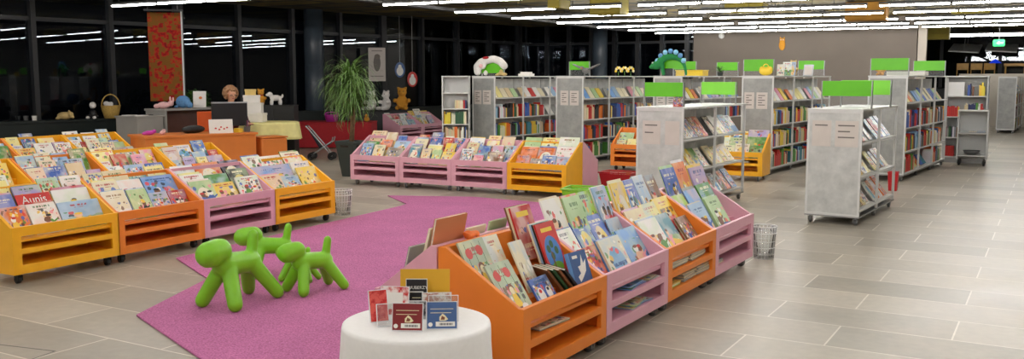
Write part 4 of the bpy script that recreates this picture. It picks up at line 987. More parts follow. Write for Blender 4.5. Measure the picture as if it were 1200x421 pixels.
# orange desk: front runs from (-12.47,10.4) to (-11.78,12.13)
DA = math.atan2(1.73, .69)
od = thing('orange_desk', 'long orange desk with plain front behind the second row of bins', 'desk', (-12.12, 11.27, 0), DA)
MB().box(-.95, .95, 0, .03, 0, .66).build('front_panel', M['deskorange'], od, bevel=.003)
MB().box(-.95, -.92, .03, .75, 0, .66).build('side_panel', M['deskorange'], od); MB().box(.92, .95, .03, .75, 0, .66).build('side_panel', M['deskorange'], od)
MB().box(-.98, .98, -.03, .8, .66, .7).build('desktop', M['deskorange'], od, bevel=.004)
DT = Matrix.Translation((-12.12, 11.27, 0)) @ Matrix.Rotation(DA, 4, 'Z')
ob = thing('orange_cabinet', 'low rounded orange cabinet beside the orange desk', 'cabinet', (-11.66, 12.5, 0), DA)
MB().box(-.25, .25, 0, .45, .0, .58).build('body', M['deskorange'], ob, bevel=.03); MB().box(-.26, .26, -.01, .46, .585, .605).build('top', M['deskorange'], ob, bevel=.008)
# things on the orange desk
def dpt_(a, b, z): p = DT @ Vector((a, b, z)); return (p.x, p.y, p.z)
mon = thing('monitor', 'black computer monitor seen from behind on the orange desk', 'monitor', dpt_(.66, .42, .7), DA - R(8))
MB().box(-.31, .31, -.025, .025, .1, .52).build('casing', M['screen'], mon, bevel=.006); MB().box(-.312, .312, -.028, .028, .5, .525).build('top_edge', M['silver'], mon, bevel=.003)
MB().box(-.04, .04, .0, .03, .01, .2).build('stand', M['screen'], mon); MB().box(-.14, .14, -.08, .1, 0, .012).build('base', M['screen'], mon, bevel=.003)
MB().box(-.28, .28, .0255, .0275, .13, .48).build('screen', P('screen_glow_off', S(26, 30, 40), .1, 0), mon)
cd = thing('standing_card', 'white card with small drawings standing on the orange desk', 'card', dpt_(.37, .1, .7), DA - R(12))
MB().box(-.2, .2, 0, .006, 0, .24).build('card', M['carton'], cd, rot=(-R(12), 0, 0)); 
m = MB()
for q, (a, b) in enumerate(((-.09, .08), (-.03, .06), (0, .1), (.05, .07), (.1, .09))): m.tube([(a, .004 + b * .213 - .003, b), (a, .001 + b * .213 - .003, b)], .018, 8)
m.build('drawing', PM['red'], cd)
ph = thing('pen_holder', 'grey pen holder with pens on the corner of the orange desk', 'pen holder', dpt_(.86, .15, .7))
MB().lathe([(.05, 0), (.055, .1), (.05, .1), (.045, .01)], 16).build('cup', M['greyw'], ph)
for k in range(4): MB().tube([(.01 * k - .015, .01, .012), (.03 * k - .045, .02 * (k % 2), .2)], .005, 6).build('pen', [PM['black'], PM['red'], PM['slate'], PM['brown']][k], ph)
yb_ = MB().box(-.06, .06, -.05, .05, 0, .07).build('note_block', PM['yellow'], bevel=.003); yb_.location = dpt_(.7, .16, .7); tag(yb_, 'small yellow note block beside the pen holder', 'note block')
bg = remesh(MB().ell((0, 0, .07), (.2, .11, .07)).ell((-.1, 0, .06), (.12, .1, .06)).build('bag', M['black']), .014, 4); bg.location = dpt_(-.0, .38, .7); bg.rotation_euler = (0, 0, DA); tag(bg, 'black soft bag lying on the orange desk behind the card', 'bag')
for k in range(2):
    pu = remesh(MB().ell((0, 0, .04), (.09, .04, .04)).ell((.08, 0, .06), (.04, .035, .035)).ell((-.08, .01, .03), (.04, .03, .03)).build('purple_toy', [M['purple'], M['plushpink']][k]), .012, 3)
    pu.location = dpt_(-.78 + .22 * k, .3, .7); pu.rotation_euler = (0, 0, DA + k); tag(pu, ['purple', 'pink'][k] + ' small toy lying on window end of the orange desk', 'toy')
oc_ = thing('orange_chair', 'orange chair pushed to the back of the orange desk', 'chair', (*pd(241, 18.3), 0), DA)
MB().box(-.24, .24, -.24, .22, .44, .48).build('seat', M['chairorange'], oc_, bevel=.015); MB().box(-.26, .26, -.28, -.24, .5, 1.0).build('backrest', M['chairorange'], oc_, bevel=.015)
for sx in (-.2, .2):
    for sy in (-.2, .18): MB().tube([(sx, sy, .45), (sx * 1.15, sy * 1.15, 0)], .014).build('leg', M['steel'], oc_)
    MB().tube([(sx, -.22, .45), (sx, -.26, .6)], .012).build('back_post', M['steel'], oc_)

# person at the desk
def person():
    px, py, _ = dpt_(.99, 1.12, 0)
    t = thing('person', 'person with auburn hair and dark red top sitting behind the monitor, looking down', 'person', (px, py, 0), DA); t.scale = (1.1, 1.1, 1.1)   # faces local -y
    vs = []; es = []
    def v(x, y, z, r, r2=None): vs.append((x, y, z, r, r2 or r)); return len(vs) - 1
    def chain(p, pts):
        for q in pts:
            i = v(*q); es.append((p, i)); p = i
        return p
    pel = v(0, .1, .5, .15, .12)
    che = chain(pel, [(0, .08, .7, .135, .1), (0, .05, .9, .16, .11), (0, .03, .99, .1, .085)])
    nk = chain(che, [(0, .02, 1.05, .05), (0, 0, 1.12, .048)])
    hd = chain(nk, [(0, -.02, 1.19, .075, .085), (0, -.025, 1.26, .078, .09), (0, -.015, 1.32, .05, .06)])
    for s in (-1, 1):
        w = chain(che, [(s * .16, .03, .97, .055), (s * .22, 0, .84, .045), (s * .25, -.02, .72, .04), (s * .22, -.16, .72, .036), (s * .17, -.3, .735, .026), (s * .165, -.345, .735, .03, .016)])
        for k, (dx, L) in enumerate(((-.024, .055), (-.008, .068), (.009, .064), (.024, .05))):
            chain(w, [(s * .165 + dx, -.375, .737, .0095), (s * .165 + dx * 1.2, -.375 - L * .6, .736, .0085), (s * .165 + dx * 1.25, -.375 - L, .724, .0075)])
        chain(w, [(s * .165 - s * .032, -.345, .735, .011), (s * .165 - s * .05, -.375, .728, .009)])
        chain(pel, [(s * .1, .0, .5, .085), (s * .12, -.38, .48, .062), (s * .12, -.4, .3, .05), (s * .12, -.38, .09, .038), (s * .12, -.48, .05, .035, .03)])
    body = skin('body', vs, es, M['skin'], t)
    tv = []; te = []
    def u(x, y, z, r, r2=None): tv.append((x, y, z, r, r2 or r)); return len(tv) - 1
    def ch2(p, pts):
        for q in pts:
            i = u(*q); te.append((p, i)); p = i
        return p
    a = u(0, .1, .5, .17, .14); b = ch2(a, [(0, .08, .7, .16, .125), (0, .05, .9, .185, .13), (0, .035, 1.0, .12, .1)])
    for s in (-1, 1): ch2(b, [(s * .165, .03, .975, .075), (s * .225, 0, .84, .062), (s * .255, -.02, .72, .056), (s * .225, -.16, .72, .05), (s * .18, -.27, .733, .04)])
    skin('sweater', tv, te, M['sweater'], t)
    lvv = [(0, .1, .5, .16, .15)]; le = []
    for s in (-1, 1):
        o0 = len(lvv); lvv += [(s * .1, 0, .5, .1, .1), (s * .12, -.38, .48, .078, .078), (s * .12, -.4, .3, .064, .064), (s * .12, -.38, .1, .055, .055)]; le += [(0, o0), (o0, o0 + 1), (o0 + 1, o0 + 2), (o0 + 2, o0 + 3)]
    skin('trousers', lvv, le, M['trouser'], t)
    for s in (-1, 1): MB().ell((s * .12, -.46, .045), (.05, .12, .045)).build('shoe', M['black'], t, True)
    hr = MB(); random.seed(5)
    hr.ell((0, .025, 1.265), (.098, .1, .1))
    for k in range(170):
        u_ = random.uniform(-.75, 1); az = random.uniform(0, 2 * PI); q = math.sqrt(1 - u_ * u_)
        p_ = (.112 * q * math.cos(az), .02 + .115 * q * math.sin(az), 1.245 + .115 * u_)
        if p_[1] < -.03 and p_[2] < 1.285 and abs(p_[0]) < .085: continue
        hr.ell(p_, (.024, .024, .024), 8)
    remesh(hr.build('hair', M['hair'], t), .008, 1)
    f = MB().ell((0, -.118, 1.19), (.014, .02, .02), 10).build('nose', M['skin'], t, True)
    for s in (-1, 1):
        MB().ell((s * .03, -.1, 1.215), (.013, .008, .007), 10).build('eye', M['eye'], t, True); MB().ell((s * .085, -.01, 1.21), (.012, .02, .03), 10).build('ear', M['skin'], t, True)
        MB().tube([(s * .012, -.112, 1.213), (s * .055, -.108, 1.213), (s * .06, -.104, 1.2), (s * .03, -.114, 1.192), (s * .012, -.114, 1.2)], .003, 5).build('spectacle_rim', M['black'], t)
    MB().ell((0, -.098, 1.155), (.022, .01, .007), 10).build('mouth', M['lips'], t, True)
    st = thing('office_chair', 'dark office chair under the person behind the monitor', 'chair', (px + .0, py, 0), DA)
    MB().box(-.23, .23, -.2, .26, .33, .36).build('seat', M['black'], st, bevel=.01); MB().box(-.2, .2, .28, .32, .5, .95).build('backrest', M['black'], st, bevel=.015)
    MB().tube([(0, .03, .08), (0, .03, .33)], .025).build('column', M['steel'], st); MB().tube([(0, .26, .345), (0, .31, .345), (0, .33, .6)], .015).build('back_bar', M['steel'], st)
    for k in range(5):
        a = 2 * PI * k / 5 + .3; MB().tube([(0, .03, .08), (.28 * math.cos(a), .03 + .28 * math.sin(a), .05)], .016).build('leg', M['steel'], st); MB().ell((.28 * math.cos(a), .03 + .28 * math.sin(a), .026), (.026, .026, .026), 10).build('wheel', M['black'], st, True)
person()

# yellow-clothed table, boxes
x, y = pd(315, 18.2)
yt = thing('round_table', 'round table under the yellow cloth', 'table', (x, y, 0))
MB().lathe([(.56, .75), (.56, .78)], 40).build('tabletop', M['wood'], yt); MB().tube([(0, 0, .02), (0, 0, .75)], .04).build('leg', M['steel'], yt); MB().lathe([(.25, 0), (.25, .02)], 24).build('base', M['steel'], yt)
def fold2(r, z, a): 
    k = max(0, (.79 - z) / .3); return r * (1 + k * (.09 * math.sin(4 * a + .6) + .04 * math.sin(11 * a)))
yc = MB().lathe([(.03, .805), (.3, .805), (.56, .804), (.585, .795), (.59, .76), (.6, .66), (.612, .54), (.62, .48)], 96, fold=fold2).build('tablecloth', M['ycloth'], smooth=True, loc=(x, y, -.012)); tag(yc, 'yellow patterned cloth hanging over round table behind the desk', 'tablecloth')
z = .797; bx_, by_ = pd(297, 18.05)
for k, (w, d, h, mm, lab) in enumerate(((.4, .32, .16, 'carton', 'large white carton at bottom of the stack on yellow table'), (.35, .28, .18, 'carton', 'white carton in middle of the stack on yellow table'), (.3, .26, .13, 'carton', 'small white carton third up on yellow table'), (.2, .18, .1, 'gold', 'small gold box topping the carton stack'))):
    b = thing('carton', lab, 'box', (bx_ + .04 - .03 * k, by_, z), YAW + .1 * k, 'stacked cartons'); z += h + .016
    MB().box(-w / 2, w / 2, -d / 2, d / 2, 0, h).build('body', M[mm], b, bevel=.006); MB().box(-w / 2 - .006, w / 2 + .006, -d / 2 - .006, d / 2 + .006, h - .03, h + .014).build('lid', M[mm], b, bevel=.004)
x, y = pd(324, 19.4)
cb = thing('dark_cabinet', 'dark cabinet behind the yellow table', 'cabinet', (x, y, 0), YAW)
MB().box(-.42, .42, -.2, .2, 0, 1.06).build('body', M['black'], cb, bevel=.004); MB().box(-.43, .43, -.21, .21, 1.06, 1.085).build('top', M['black'], cb, bevel=.003); MB().box(-.41, -.005, -.215, -.2, .05, 1.03).build('door', M['black'], cb); MB().box(.005, .41, -.215, -.2, .05, 1.03).build('door', M['black'], cb)

def plush(name, label, loc, rz, pieces, mat, vox=.014, extra=(), s=1, cat='plush toy'):
    t = thing(name, label, cat, loc, rz); m = MB()
    for c, r in pieces: m.ell(tuple(q * s for q in c), tuple(q * s for q in r))
    remesh(m.build('body', M[mat], t), vox, 3)
    for nm, c, r, mt in extra: MB().ell(tuple(q * s for q in c), tuple(q * s for q in r), 10).build(nm, M[mt], t, True)
    return t
DOGP = [((0, 0, .17), (.07, .15, .075)), ((0, -.14, .26), (.06, .07, .06)), ((0, -.2, .245), (.035, .05, .035)), ((.045, -.1, .06), (.035, .035, .09)), ((-.045, -.1, .06), (.035, .035, .09)), ((.045, .11, .07), (.04, .04, .09)), ((-.045, .11, .07), (.04, .04, .09)), ((0, .17, .22), (.02, .03, .06)), ((.05, -.12, .27), (.015, .03, .045)), ((-.05, -.12, .27), (.015, .03, .045))]
SIT = [((0, 0, .11), (.085, .075, .11)), ((0, -.01, .26), (.07, .065, .065)), ((0, -.07, .245), (.03, .03, .025)), ((.055, 0, .32), (.025, .018, .025)), ((-.055, 0, .32), (.025, .018, .025)), ((.06, -.11, .035), (.035, .08, .035)), ((-.06, -.11, .035), (.035, .08, .035)), ((.1, -.05, .14), (.03, .06, .035)), ((-.1, -.05, .14), (.03, .06, .035))]
EYES = lambda y, z, dx=.025: [('eye', (dx, y, z), (.008, .006, .008), 'eye'), ('eye', (-dx, y, z), (.008, .006, .008), 'eye')]
plush('plush_dog', 'white plush dog standing on the dark cabinet', (x, y, 1.085), YAW - R(60), DOGP, 'plushwhite', extra=EYES(-.195, .275) + [('nose', (0, -.25, .25), (.012, .01, .01), 'eye')], s=.85)
plush('plush_doll', 'small reddish plush doll at edge of the dark cabinet', (x - .31, y - .1, 1.085), YAW, SIT, 'plushorange', extra=EYES(-.07, .275) + [('scarf', (0, -.01, .2), (.06, .06, .02), 'plushred')], s=1.0)
# grey reception desk
gx, gy = pd(161, 17.9)
gd = thing('grey_desk', 'grey reception desk with drawer block below the tapestry', 'desk', (gx, gy, 0), 0)
MB().box(-.6, 0, 0, .62, 0, .88).build('drawer_block', M['deskgrey'], gd, bevel=.004); MB().box(-.62, .02, -.02, .64, .88, .91).build('top', M['deskgrey'], gd, bevel=.004)
MB().box(-.58, .02, .66, 2.5, .99, 1.03).build('counter_top', M['deskgrey'], gd, bevel=.004); MB().box(-.4, -.37, .72, 2.44, .1, .99).build('modesty_panel', P('brown_red_panel', S(96, 50, 34), .35, .1), gd); MB().box(-.56, 0, 2.44, 2.48, 0, .99).build('leg_panel', M['deskgrey'], gd)
MB().box(-.56, 0, .68, .72, 0, .99).build('leg_panel', M['deskgrey'], gd)
GT = Matrix.Translation((gx, gy, 0))
def gp(a, b, z): p = GT @ Vector((a, b, z)); return (p.x, p.y, p.z)
for k, (a, b, yw, nm) in enumerate(((-.45, .2, .2, 'first'), (-.3, .45, -.3, 'second'), (-.12, .22, .6, 'third'))):
    pr = MB().box(-.09, .09, -.12, .12, 0, .012).build('paper_pile', M['carton' if k != 1 else 'black'], loc=gp(a, b, .911), rot=(0, 0, yw)); tag(pr, ('white' if k != 1 else 'black') + ' papers on the grey desk, %s from the basket' % nm, 'papers', 'papers on the grey desk')
plush('plush_rabbit', 'pink and white plush animal lying on the grey counter', gp(-.25, .86, 1.03), YAW + .5, [((0, 0, .07), (.12, .08, .07)), ((.14, 0, .1), (.06, .06, .06)), ((-.13, .02, .05), (.06, .05, .05)), ((.1, .1, .05), (.04, .08, .03)), ((.18, -.05, .17), (.02, .03, .07)), ((.14, .06, .18), (.02, .03, .07))], 'plushpink', extra=EYES(-.05, .12)[:1])
plush('plush_elephant', 'round blue plush animal on the grey counter', gp(-.2, 1.32, 1.03), YAW, [((0, 0, .13), (.15, .13, .13)), ((.12, -.08, .1), (.07, .07, .07)), ((.14, -.05, .03), (.04, .06, .03)), ((-.12, -.08, .03), (.04, .07, .03)), ((.2, -.1, .06), (.03, .03, .06))], 'plushblue', extra=EYES(-.145, .13))
wc = MB().box(-.13, .13, 0, .008, 0, .34).build('standing_card', M['carton'], loc=gp(-.2, 1.75, 1.032), rot=(-R(10), 0, YAW + R(10))); tag(wc, 'large white card standing beside the blue plush', 'card')
MB().ell((.02, -.003, .2), (.035, .002, .03), 10).build('drawing', PM['orange'], wc)
# bushy plant behind counter
x, y = pd(231, 20.6)
pl = thing('bushy_plant', 'bushy green plant behind the grey counter end', 'plant', (x, y, 0))
MB().lathe([(.14, 0), (.19, .55), (.2, .56), (.2, .6), (.17, .6), (.15, .5)], 24).build('pot', M['potgrey'], pl, True); MB().tube([(0, 0, .5), (0, 0, .95)], .02).build('stem', M['bark'], pl)
random.seed(2); lm = MB()
for k in range(420):
    a = random.uniform(0, 2 * PI); rr = .28 * random.random() ** .5; zz = 1.14 + random.uniform(-.28, .26) * (1 - (rr / .3) ** 2 * .5)
    blade(lm, (rr * math.cos(a), rr * math.sin(a), zz), a + random.uniform(-1, 1), R(random.uniform(-20, 60)), random.uniform(.07, .13), .022, R(60))
lm.build('leaves', M['leaf2'], pl, True)
# tapestry
x, y = pd(196, 20.0)
tp = thing('tapestry', 'tall red and olive woven tapestry hanging before the windows', 'tapestry', (x, y, 0), YAW + R(12))
MB().box(-.31, .36, -.015, .015, 1.15, 3.02).build('woven_panel', M['tapestry'], tp); MB().box(.36, .39, -.02, .02, 1.15, 3.05).build('edge_strip', M['white'], tp); MB().box(-.38, .41, -.02, .02, 3.05, 3.09).build('top_rail', M['mullion'], tp)
for s in (-.3, .3): MB().tube([(s, 0, 3.09), (s, 0, CZ)], .006, 6).build('hanger', M['steel'], tp)
# things on the sill
def sillp(px, d): 
    a = pd(px, d); return (a[0], a[1], .801)
p_ = sillp(131, 19.55)
bk = thing('wicker_basket', 'wicker basket with white plush inside, on the sill end by grey desk', 'basket', p_)
MB().lathe([(.13, 0), (.18, .18), (.19, .25), (.2, .27), (.18, .27), (.16, .18), (.11, .02)], 24).build('bowl', M['wicker'], bk, True)
MB().tube([(.19 * math.cos(q), 0, .26 + .24 * math.sin(q)) for q in [PI * k / 10 for k in range(11)]], .013).build('handle', M['wicker'], bk, True, rot=(0, 0, YAW))
plush('plush_lamb', 'white plush toy sitting inside the wicker basket', (p_[0] - .05, p_[1], p_[2] + .06), YAW, [((0, 0, .15), (.1, .09, .1)), ((-.04, -.04, .25), (.06, .06, .05)), ((.04, 0, .24), (.05, .05, .05))], 'plushwhite')
p_ = sillp(110, 19.3)
dl = plush('plush_doll', 'small dark doll with white round head on the sill', p_, YAW, [((0, 0, .1), (.08, .07, .1)), ((.09, -.05, .06), (.05, .05, .03)), ((-.09, -.05, .06), (.05, .05, .03))], 'black', extra=[('head', (0, 0, .28), (.07, .065, .07), 'plushwhite'), ('foot', (.07, -.1, .03), (.04, .05, .03), 'plushwhite'), ('foot', (-.07, -.1, .03), (.04, .05, .03), 'plushwhite')])
plush('plush_sheep', 'cream plush animal lying on the sill behind the third row', sillp(77, 18.95), YAW, [((0, 0, .08), (.16, .1, .08)), ((.13, -.03, .1), (.06, .06, .06)), ((.18, -.05, .05), (.03, .05, .03)), ((-.12, -.06, .03), (.05, .05, .03)), ((.1, -.03, .17), (.02, .03, .03))], 'plushtan')
for k, px in enumerate((22, 31, 41)):
    a = sillp(px, 18.6); o = MB().lathe([(.04, 0), (.05, .09), (.045, .09), (.035, .01)], 14).build('cup', M['greyw' if k < 2 else 'carton'], loc=a); tag(o, ['first dark cup on the sill above the third row', 'second dark cup on the sill above the third row', 'pale cup on the sill above the third row'][k], 'cup', 'cups on the sill')
# red table, purple basket, pram
rx, ry = pd(395, 22.2)
rt = thing('red_table', 'long table under a red cover behind the plant', 'table', (rx, ry, 0), YAW)
MB().box(-.9, .9, -.45, .45, .58, .615).build('tabletop', M['redcloth'], rt, bevel=.01)
MB().box(-.89, .89, -.44, .44, .02, .58).build('cover_skirt', M['redcloth'], rt, bevel=.01)
a = pd(389, 22.1)
pb_ = thing('purple_basket', 'magenta handled basket on the red table', 'basket', (a[0], a[1], .616), YAW)
MB().lathe([(.13, 0), (.17, .16), (.175, .165), (.165, .165), (.12, .01)], 20).build('bowl', M['purple'], pb_, True); MB().tube([(.165 * math.cos(q), 0, .16 + .06 * math.sin(q)) for q in [PI * k / 8 for k in range(9)]], .01).build('handle', M['purple'], pb_, True)
a = pd(430, 22.0); plush('plush_chick', 'small yellow plush chick on the red table', (a[0], a[1], .616), YAW, [((0, 0, .06), (.07, .06, .06)), ((0, -.03, .14), (.045, .045, .045))], 'plushorange')
x, y = pd(376, 18.8)
pm = thing('doll_pram', 'small toy pushchair with black seat before the red table', 'pram', (x, y, 0), YAW)
for s in (-.11, .11):
    MB().tube([(-.28, s, .68), (-.22, s, .62), (.2, s, .12)], .012).build('handle_frame', M['silver'], pm); MB().tube([(-.18, s, .1), (.24, s, .38), (.26, s, .46)], .012).build('seat_frame', M['silver'], pm)
    for wx in (-.18, .22):
        for q in (-.025, .025): put('wheel', MB().ring((wx, s + q, .075), .055, .02, 'y', 18, 8).mesh('wheel', [M['black']], True), pm)
MB().tube([(-.28, -.11, .68), (-.28, .11, .68)], .014).build('handle_bar', M['black'], pm); MB().tube([(-.18, -.13, .075), (-.18, .13, .075)], .008).build('axle', M['silver'], pm); MB().tube([(.22, -.13, .075), (.22, .13, .075)], .008).build('axle', M['silver'], pm)
MB().prism_x([(-.21, .6), (-.19, .62), (.02, .28), (.2, .36), (.2, .33), (.0, .22)], -.1, .1, T=Matrix.Rotation(-HP, 4, 'Z') @ Matrix.Scale(1, 4)).build('seat', M['black'], pm) if 0 else MB().add([(-.2, -.1, .6), (-.2, .1, .6), (0, .1, .26), (0, -.1, .26), (.2, .1, .36), (.2, -.1, .36), (-.22, -.1, .58), (-.22, .1, .58), (-.01, .1, .22), (-.01, -.1, .22), (.2, .1, .32), (.2, -.1, .32)], [(0, 3, 2, 1), (3, 5, 4, 2), (6, 7, 8, 9), (9, 8, 10, 11), (0, 1, 7, 6), (4, 5, 11, 10), (0, 6, 9, 3), (3, 9, 11, 5), (1, 2, 8, 7), (2, 4, 10, 8)]).build('seat', P('navy_canvas', S(30, 30, 44), .8, .1), pm)
# window poster and oval signs
def wplane(px, d): a = pd(px, d); return a
a = wplane(443, 26.2)
ps = thing('poster', 'beige poster with dark owl drawing hung on the window', 'poster', (a[0], a[1], 0), YAW + R(20))
MB().box(-.24, .24, 0, .012, 1.55, 2.48).build('sheet', M['paper'], ps); MB().ell((0, -.002, 2.06), (.1, .006, .24), 16).build('drawing', M['ink'], ps, True); MB().ell((.01, -.004, 2.23), (.085, .006, .075), 14).build('drawing', P('grey_ink', S(120, 112, 104), .8, .3, 60), ps, True)
MB().box(-.15, .15, -.001, 0, 2.38, 2.4).build('lettering', M['ink'], ps); MB().box(-.18, .18, -.001, 0, 1.68, 1.7).build('lettering', M['ink'], ps)
for px, py, d, m1, m2, lab in ((469.5, 82, 26.9, 'slate', 'white', 'blue and white oval sign on the window'), (484, 93, 27.1, 'red', 'white', 'red and white oval sign on the window')):
    a = wplane(px, d); zc = H - (py - 91) / FPX * d
    os_ = thing('oval_sign', lab, 'sign', (a[0], a[1], zc), YAW + R(20), 'oval window signs')
    MB().ell((0, 0, 0), (.15, .01, .22), 20).build('plate', PM[m1], os_, True); MB().ell((0, -.008, -.04), (.1, .006, .13), 16).build('figure', PM[m2], os_, True)
    MB().ell((0, -.008, .09), (.05, .006, .06), 12).build('figure', PM[m2], os_, True)
    MB().tube([(0, .005, .21), (0, .005, CZ - zc - .0)], .003, 5).build('hanging_thread', M['wirewhite'], os_)
a = pd(471, 24.6); plush('teddy_bear', 'golden teddy bear seated on the sill above the pink bins', (a[0] + .02, a[1], .8), YAW, SIT, 'plushorange', extra=EYES(-.07, .275), s=1.8, vox=.024)
tb = thing('toy_stand', 'dark stand under the golden teddy and white plush pair', 'stand', (a[0] - .6, a[1] - .1, 0), YAW)
MB().box(-.9, .75, -.22, .25, 0, .77).build('body', M['black'], tb); MB().box(-.92, .77, -.24, .27, .77, .798).build('top', M['black'], tb, bevel=.004)
for k, px in enumerate((437, 454)):
    b = pd(px, 24.4); plush('plush_dog', ['white plush dog nearer the potted plant on the dark stand', 'white plush dog nearer the golden teddy on the dark stand'][k], (b[0] - .02, b[1], .8), YAW - R(40), SIT, 'plushwhite', extra=EYES(-.07, .275), s=1.55, vox=.02)

# toys on the shelf tops
def onp(k, x, y, z=tz + .001): return on(TT[k], x, y, z)
t = thing('plush_snake', 'white and pink long plush toy draped over the shelf sign', 'plush toy', onp('p1', -.3, .3, tz + .0), SR)
m = MB()
pts = [(-.27, -.08, .08), (-.29, -.07, .19), (-.2, -.06, .28), (-.05, -.05, .31), (.1, -.05, .34), (.26, -.05, .29), (.36, -.06, .2)]
for i in range(len(pts) - 1): m.cap(pts[i], pts[i + 1], .075, .075)
m.ell((-.16, -.08, .2), (.1, .05, .07)); m.ell((-.08, -.07, .06), (.05, .05, .06))
remesh(m.build('body', M['plushwhite'], t), .02, 4); MB().ell((-.05, -.1, .36), (.09, .03, .03), 12).build('red_patch', M['plushred'], t, True); MB().ell((-.16, -.125, .2), (.05, .02, .04), 10).build('pink_patch', M['plushpink'], t, True)
rf = remesh(MB().ell((0, 0, .04), (.13, .06, .03)).ell((.08, -.03, .02), (.04, .08, .02)).ell((-.08, -.03, .02), (.04, .08, .02)).ell((0, 0, .08), (.05, .05, .06)).build('plush_starfish', M['plushtan']), .014, 3); rf.location = onp('p1', -.04, .3); tag(rf, 'cream frilly plush toy beside the green sign on shelf corner', 'plush toy')
wp = MB().box(-.14, .14, -.1, .1, 0, .05).box(-.1, .1, -.08, .08, .05, .085).build('paper_pile', M['carton'], loc=onp('p1', -.15, 1.4)); tag(wp, 'white pile on shelf top beyond the draped plush', 'papers')
gb = thing('toy_bird', 'grey toy bird with spread wings on tall shelf', 'toy', onp('p2', -.1, .3), SR)
remesh(MB().ell((0, 0, .1), (.06, .14, .06)).ell((-.02, -.13, .15), (.04, .05, .04)).ell((.05, .02, .05), (.015, .015, .06)).ell((-.05, .02, .05), (.015, .015, .06)).build('body', M['plushgrey'], gb), .012, 3)
for s in (-1, 1): MB().ell((s * .16, 0, .17), (.16, .06, .02), 12, rot=(0, -s * .4, 0)).build('wing', M['plushgrey'], gb, True)
MB().ell((0, -.19, .145), (.012, .035, .012), 8).build('beak', M['plushorange'], gb, True)
fl = thing('flower_toy', 'yellow petalled flower ornament on tall shelf', 'ornament', onp('p2', .0, 1.75), SR)
for c in range(3):
    cx = -.14 + .14 * c; MB().tube([(cx, 0, 0), (cx, 0, .1)], .008, 6).build('stem', M['leaf2'], fl)
    for k in range(6):
        a = PI * k / 5; MB().ell((cx + .06 * math.cos(a), 0, .1 + .07 * math.sin(a)), (.03, .02, .03), 8).build('petal', PM['yellow' if k % 2 else 'cream'], fl, True)
dr = thing('dragon_toy', 'green and pale blue spiky dragon plush arched over a shelf sign', 'plush toy', onp('p3', -.36, .27), SR); dr.scale = (.82, .82, .82)
m = MB(); arc = []
for k in range(9):
    q = PI * k / 8; arc.append((-.36 * math.cos(q) + .02, -.0, .12 + .32 * math.sin(q)))
arc = arc[1:]; arc[-1] = (.4, 0, .05); arc.append((.4, 0, .0 + .03))
for i in range(len(arc) - 1): m.cap(arc[i], arc[i + 1], max(.03, .1 - .01 * i), max(.03, .09 - .01 * i))
m.ell((-.34, -.03, .24), (.12, .09, .1)); m.ell((-.43, -.04, .2), (.07, .07, .05)); m.cap((-.2, 0, .3), (-.15, -.02, .05), .05, .045)
remesh(m.build('body', M['plushgreen'], dr), .02, 4)
for i in range(1, 8):
    q = PI * (i + .3) / 8.6; MB().ell((-.36 * math.cos(q) + .02, -.03, .16 + .4 * math.sin(q)), (.06, .055, .06), 10).build('back_plate', M['plushaqua' if i % 2 else 'plushblue'], dr, True)
for s in (-1, 1): MB().ell((-.38, -.06 + s * .06, .3), (.02, .02, .02), 8).build('eye', M['plushwhite'], dr, True)
tubx = thing('yellow_box', 'low yellow box on tall shelf behind the dragon toy sign', 'box', onp('p3', -.3, 1.2), SR); MB().box(-.28, .28, -.15, .15, 0, .1).build('body', PM['yellow'], tubx, bevel=.01); MB().box(-.29, .29, -.16, .16, .1, .115).build('lid', PM['yellow'], tubx, bevel=.004)
yb2 = thing('yellow_bag', 'crumpled yellow bag on tall shelf beneath a green sign', 'bag', onp('p4', -.2, .18), SR)
remesh(MB().ell((0, 0, .075), (.12, .07, .075)).ell((.06, 0, .11), (.06, .05, .05)).ell((-.06, 0, .12), (.05, .05, .04)).build('body', PM['yellow'], yb2), .014, 3); MB().ring((0, 0, .15), .045, .008, 'y').build('handle', PM['yellow'], yb2, True)
for k, (xx, w, h, c) in enumerate(((.0, .13, .2, 'white'), (.1, .15, .24, 'white'), (.19, .1, .24, 'pale blue'))):
    p = on(TT['p4'], -.12 + xx, .75 + .03 * k, tz); book(Matrix.Translation(p) @ Matrix.Rotation(SR, 4, 'Z') @ Matrix.Rotation(-R(8), 4, 'X'), w, h, .016, c, k, '%s %s book standing on tall shelf beside yellow bag' % (['small', 'larger', 'narrow'][k], c), 'books standing on the shelf top')
plush('teddy_bear', 'small brown and white teddy on tall shelf beside standing books', onp('p4', -.12, 1.5), SR, SIT, 'plushtan', extra=EYES(-.07, .275) + [('scarf', (0, -.02, .19), (.06, .06, .025), 'plushorange')], s=.85)
lf_ = MB().box(-.09, .09, 0, .01, 0, .22).build('framed_picture', M['silver'], loc=onp('p4', -.0, 2.0), rot=(-R(20), 0, SR)); tag(lf_, 'grey picture frame leaning on tall shelf beside the teddy', 'picture frame'); MB().box(-.07, .07, -.002, 0, .02, .2).build('picture', M['paper'], lf_)
p = on(TB, -.18, .28, lz); book(Matrix.Translation(p) @ Matrix.Rotation(SR, 4, 'Z') @ Matrix.Rotation(-R(6), 4, 'X'), .13, .19, .03, 'red', 3, 'dark red book standing on low shelf under the dark green sign', 'books standing on the shelf top')
tb2 = plush('teddy_bear', 'small golden toy on tall shelf beside the largest green sign', onp('p5', -.62, .9), SR, SIT, 'plushorange', extra=EYES(-.07, .275), s=.7)
wb2 = MB().box(-.3, .3, -.15, .15, 0, .07).build('paper_tray', M['carton'], bevel=.005, loc=onp('p5', -.2, .9), rot=(0, 0, -R(6))); tag(wb2, 'white tray on tall shelf under the largest green sign', 'tray')
gp_ = thing('grass_plant', 'small spiky green plant on the far wall side of the shelves', 'plant', on(TT['p3'], -.1, 2.2, tz), 0)
m = MB(); random.seed(9)
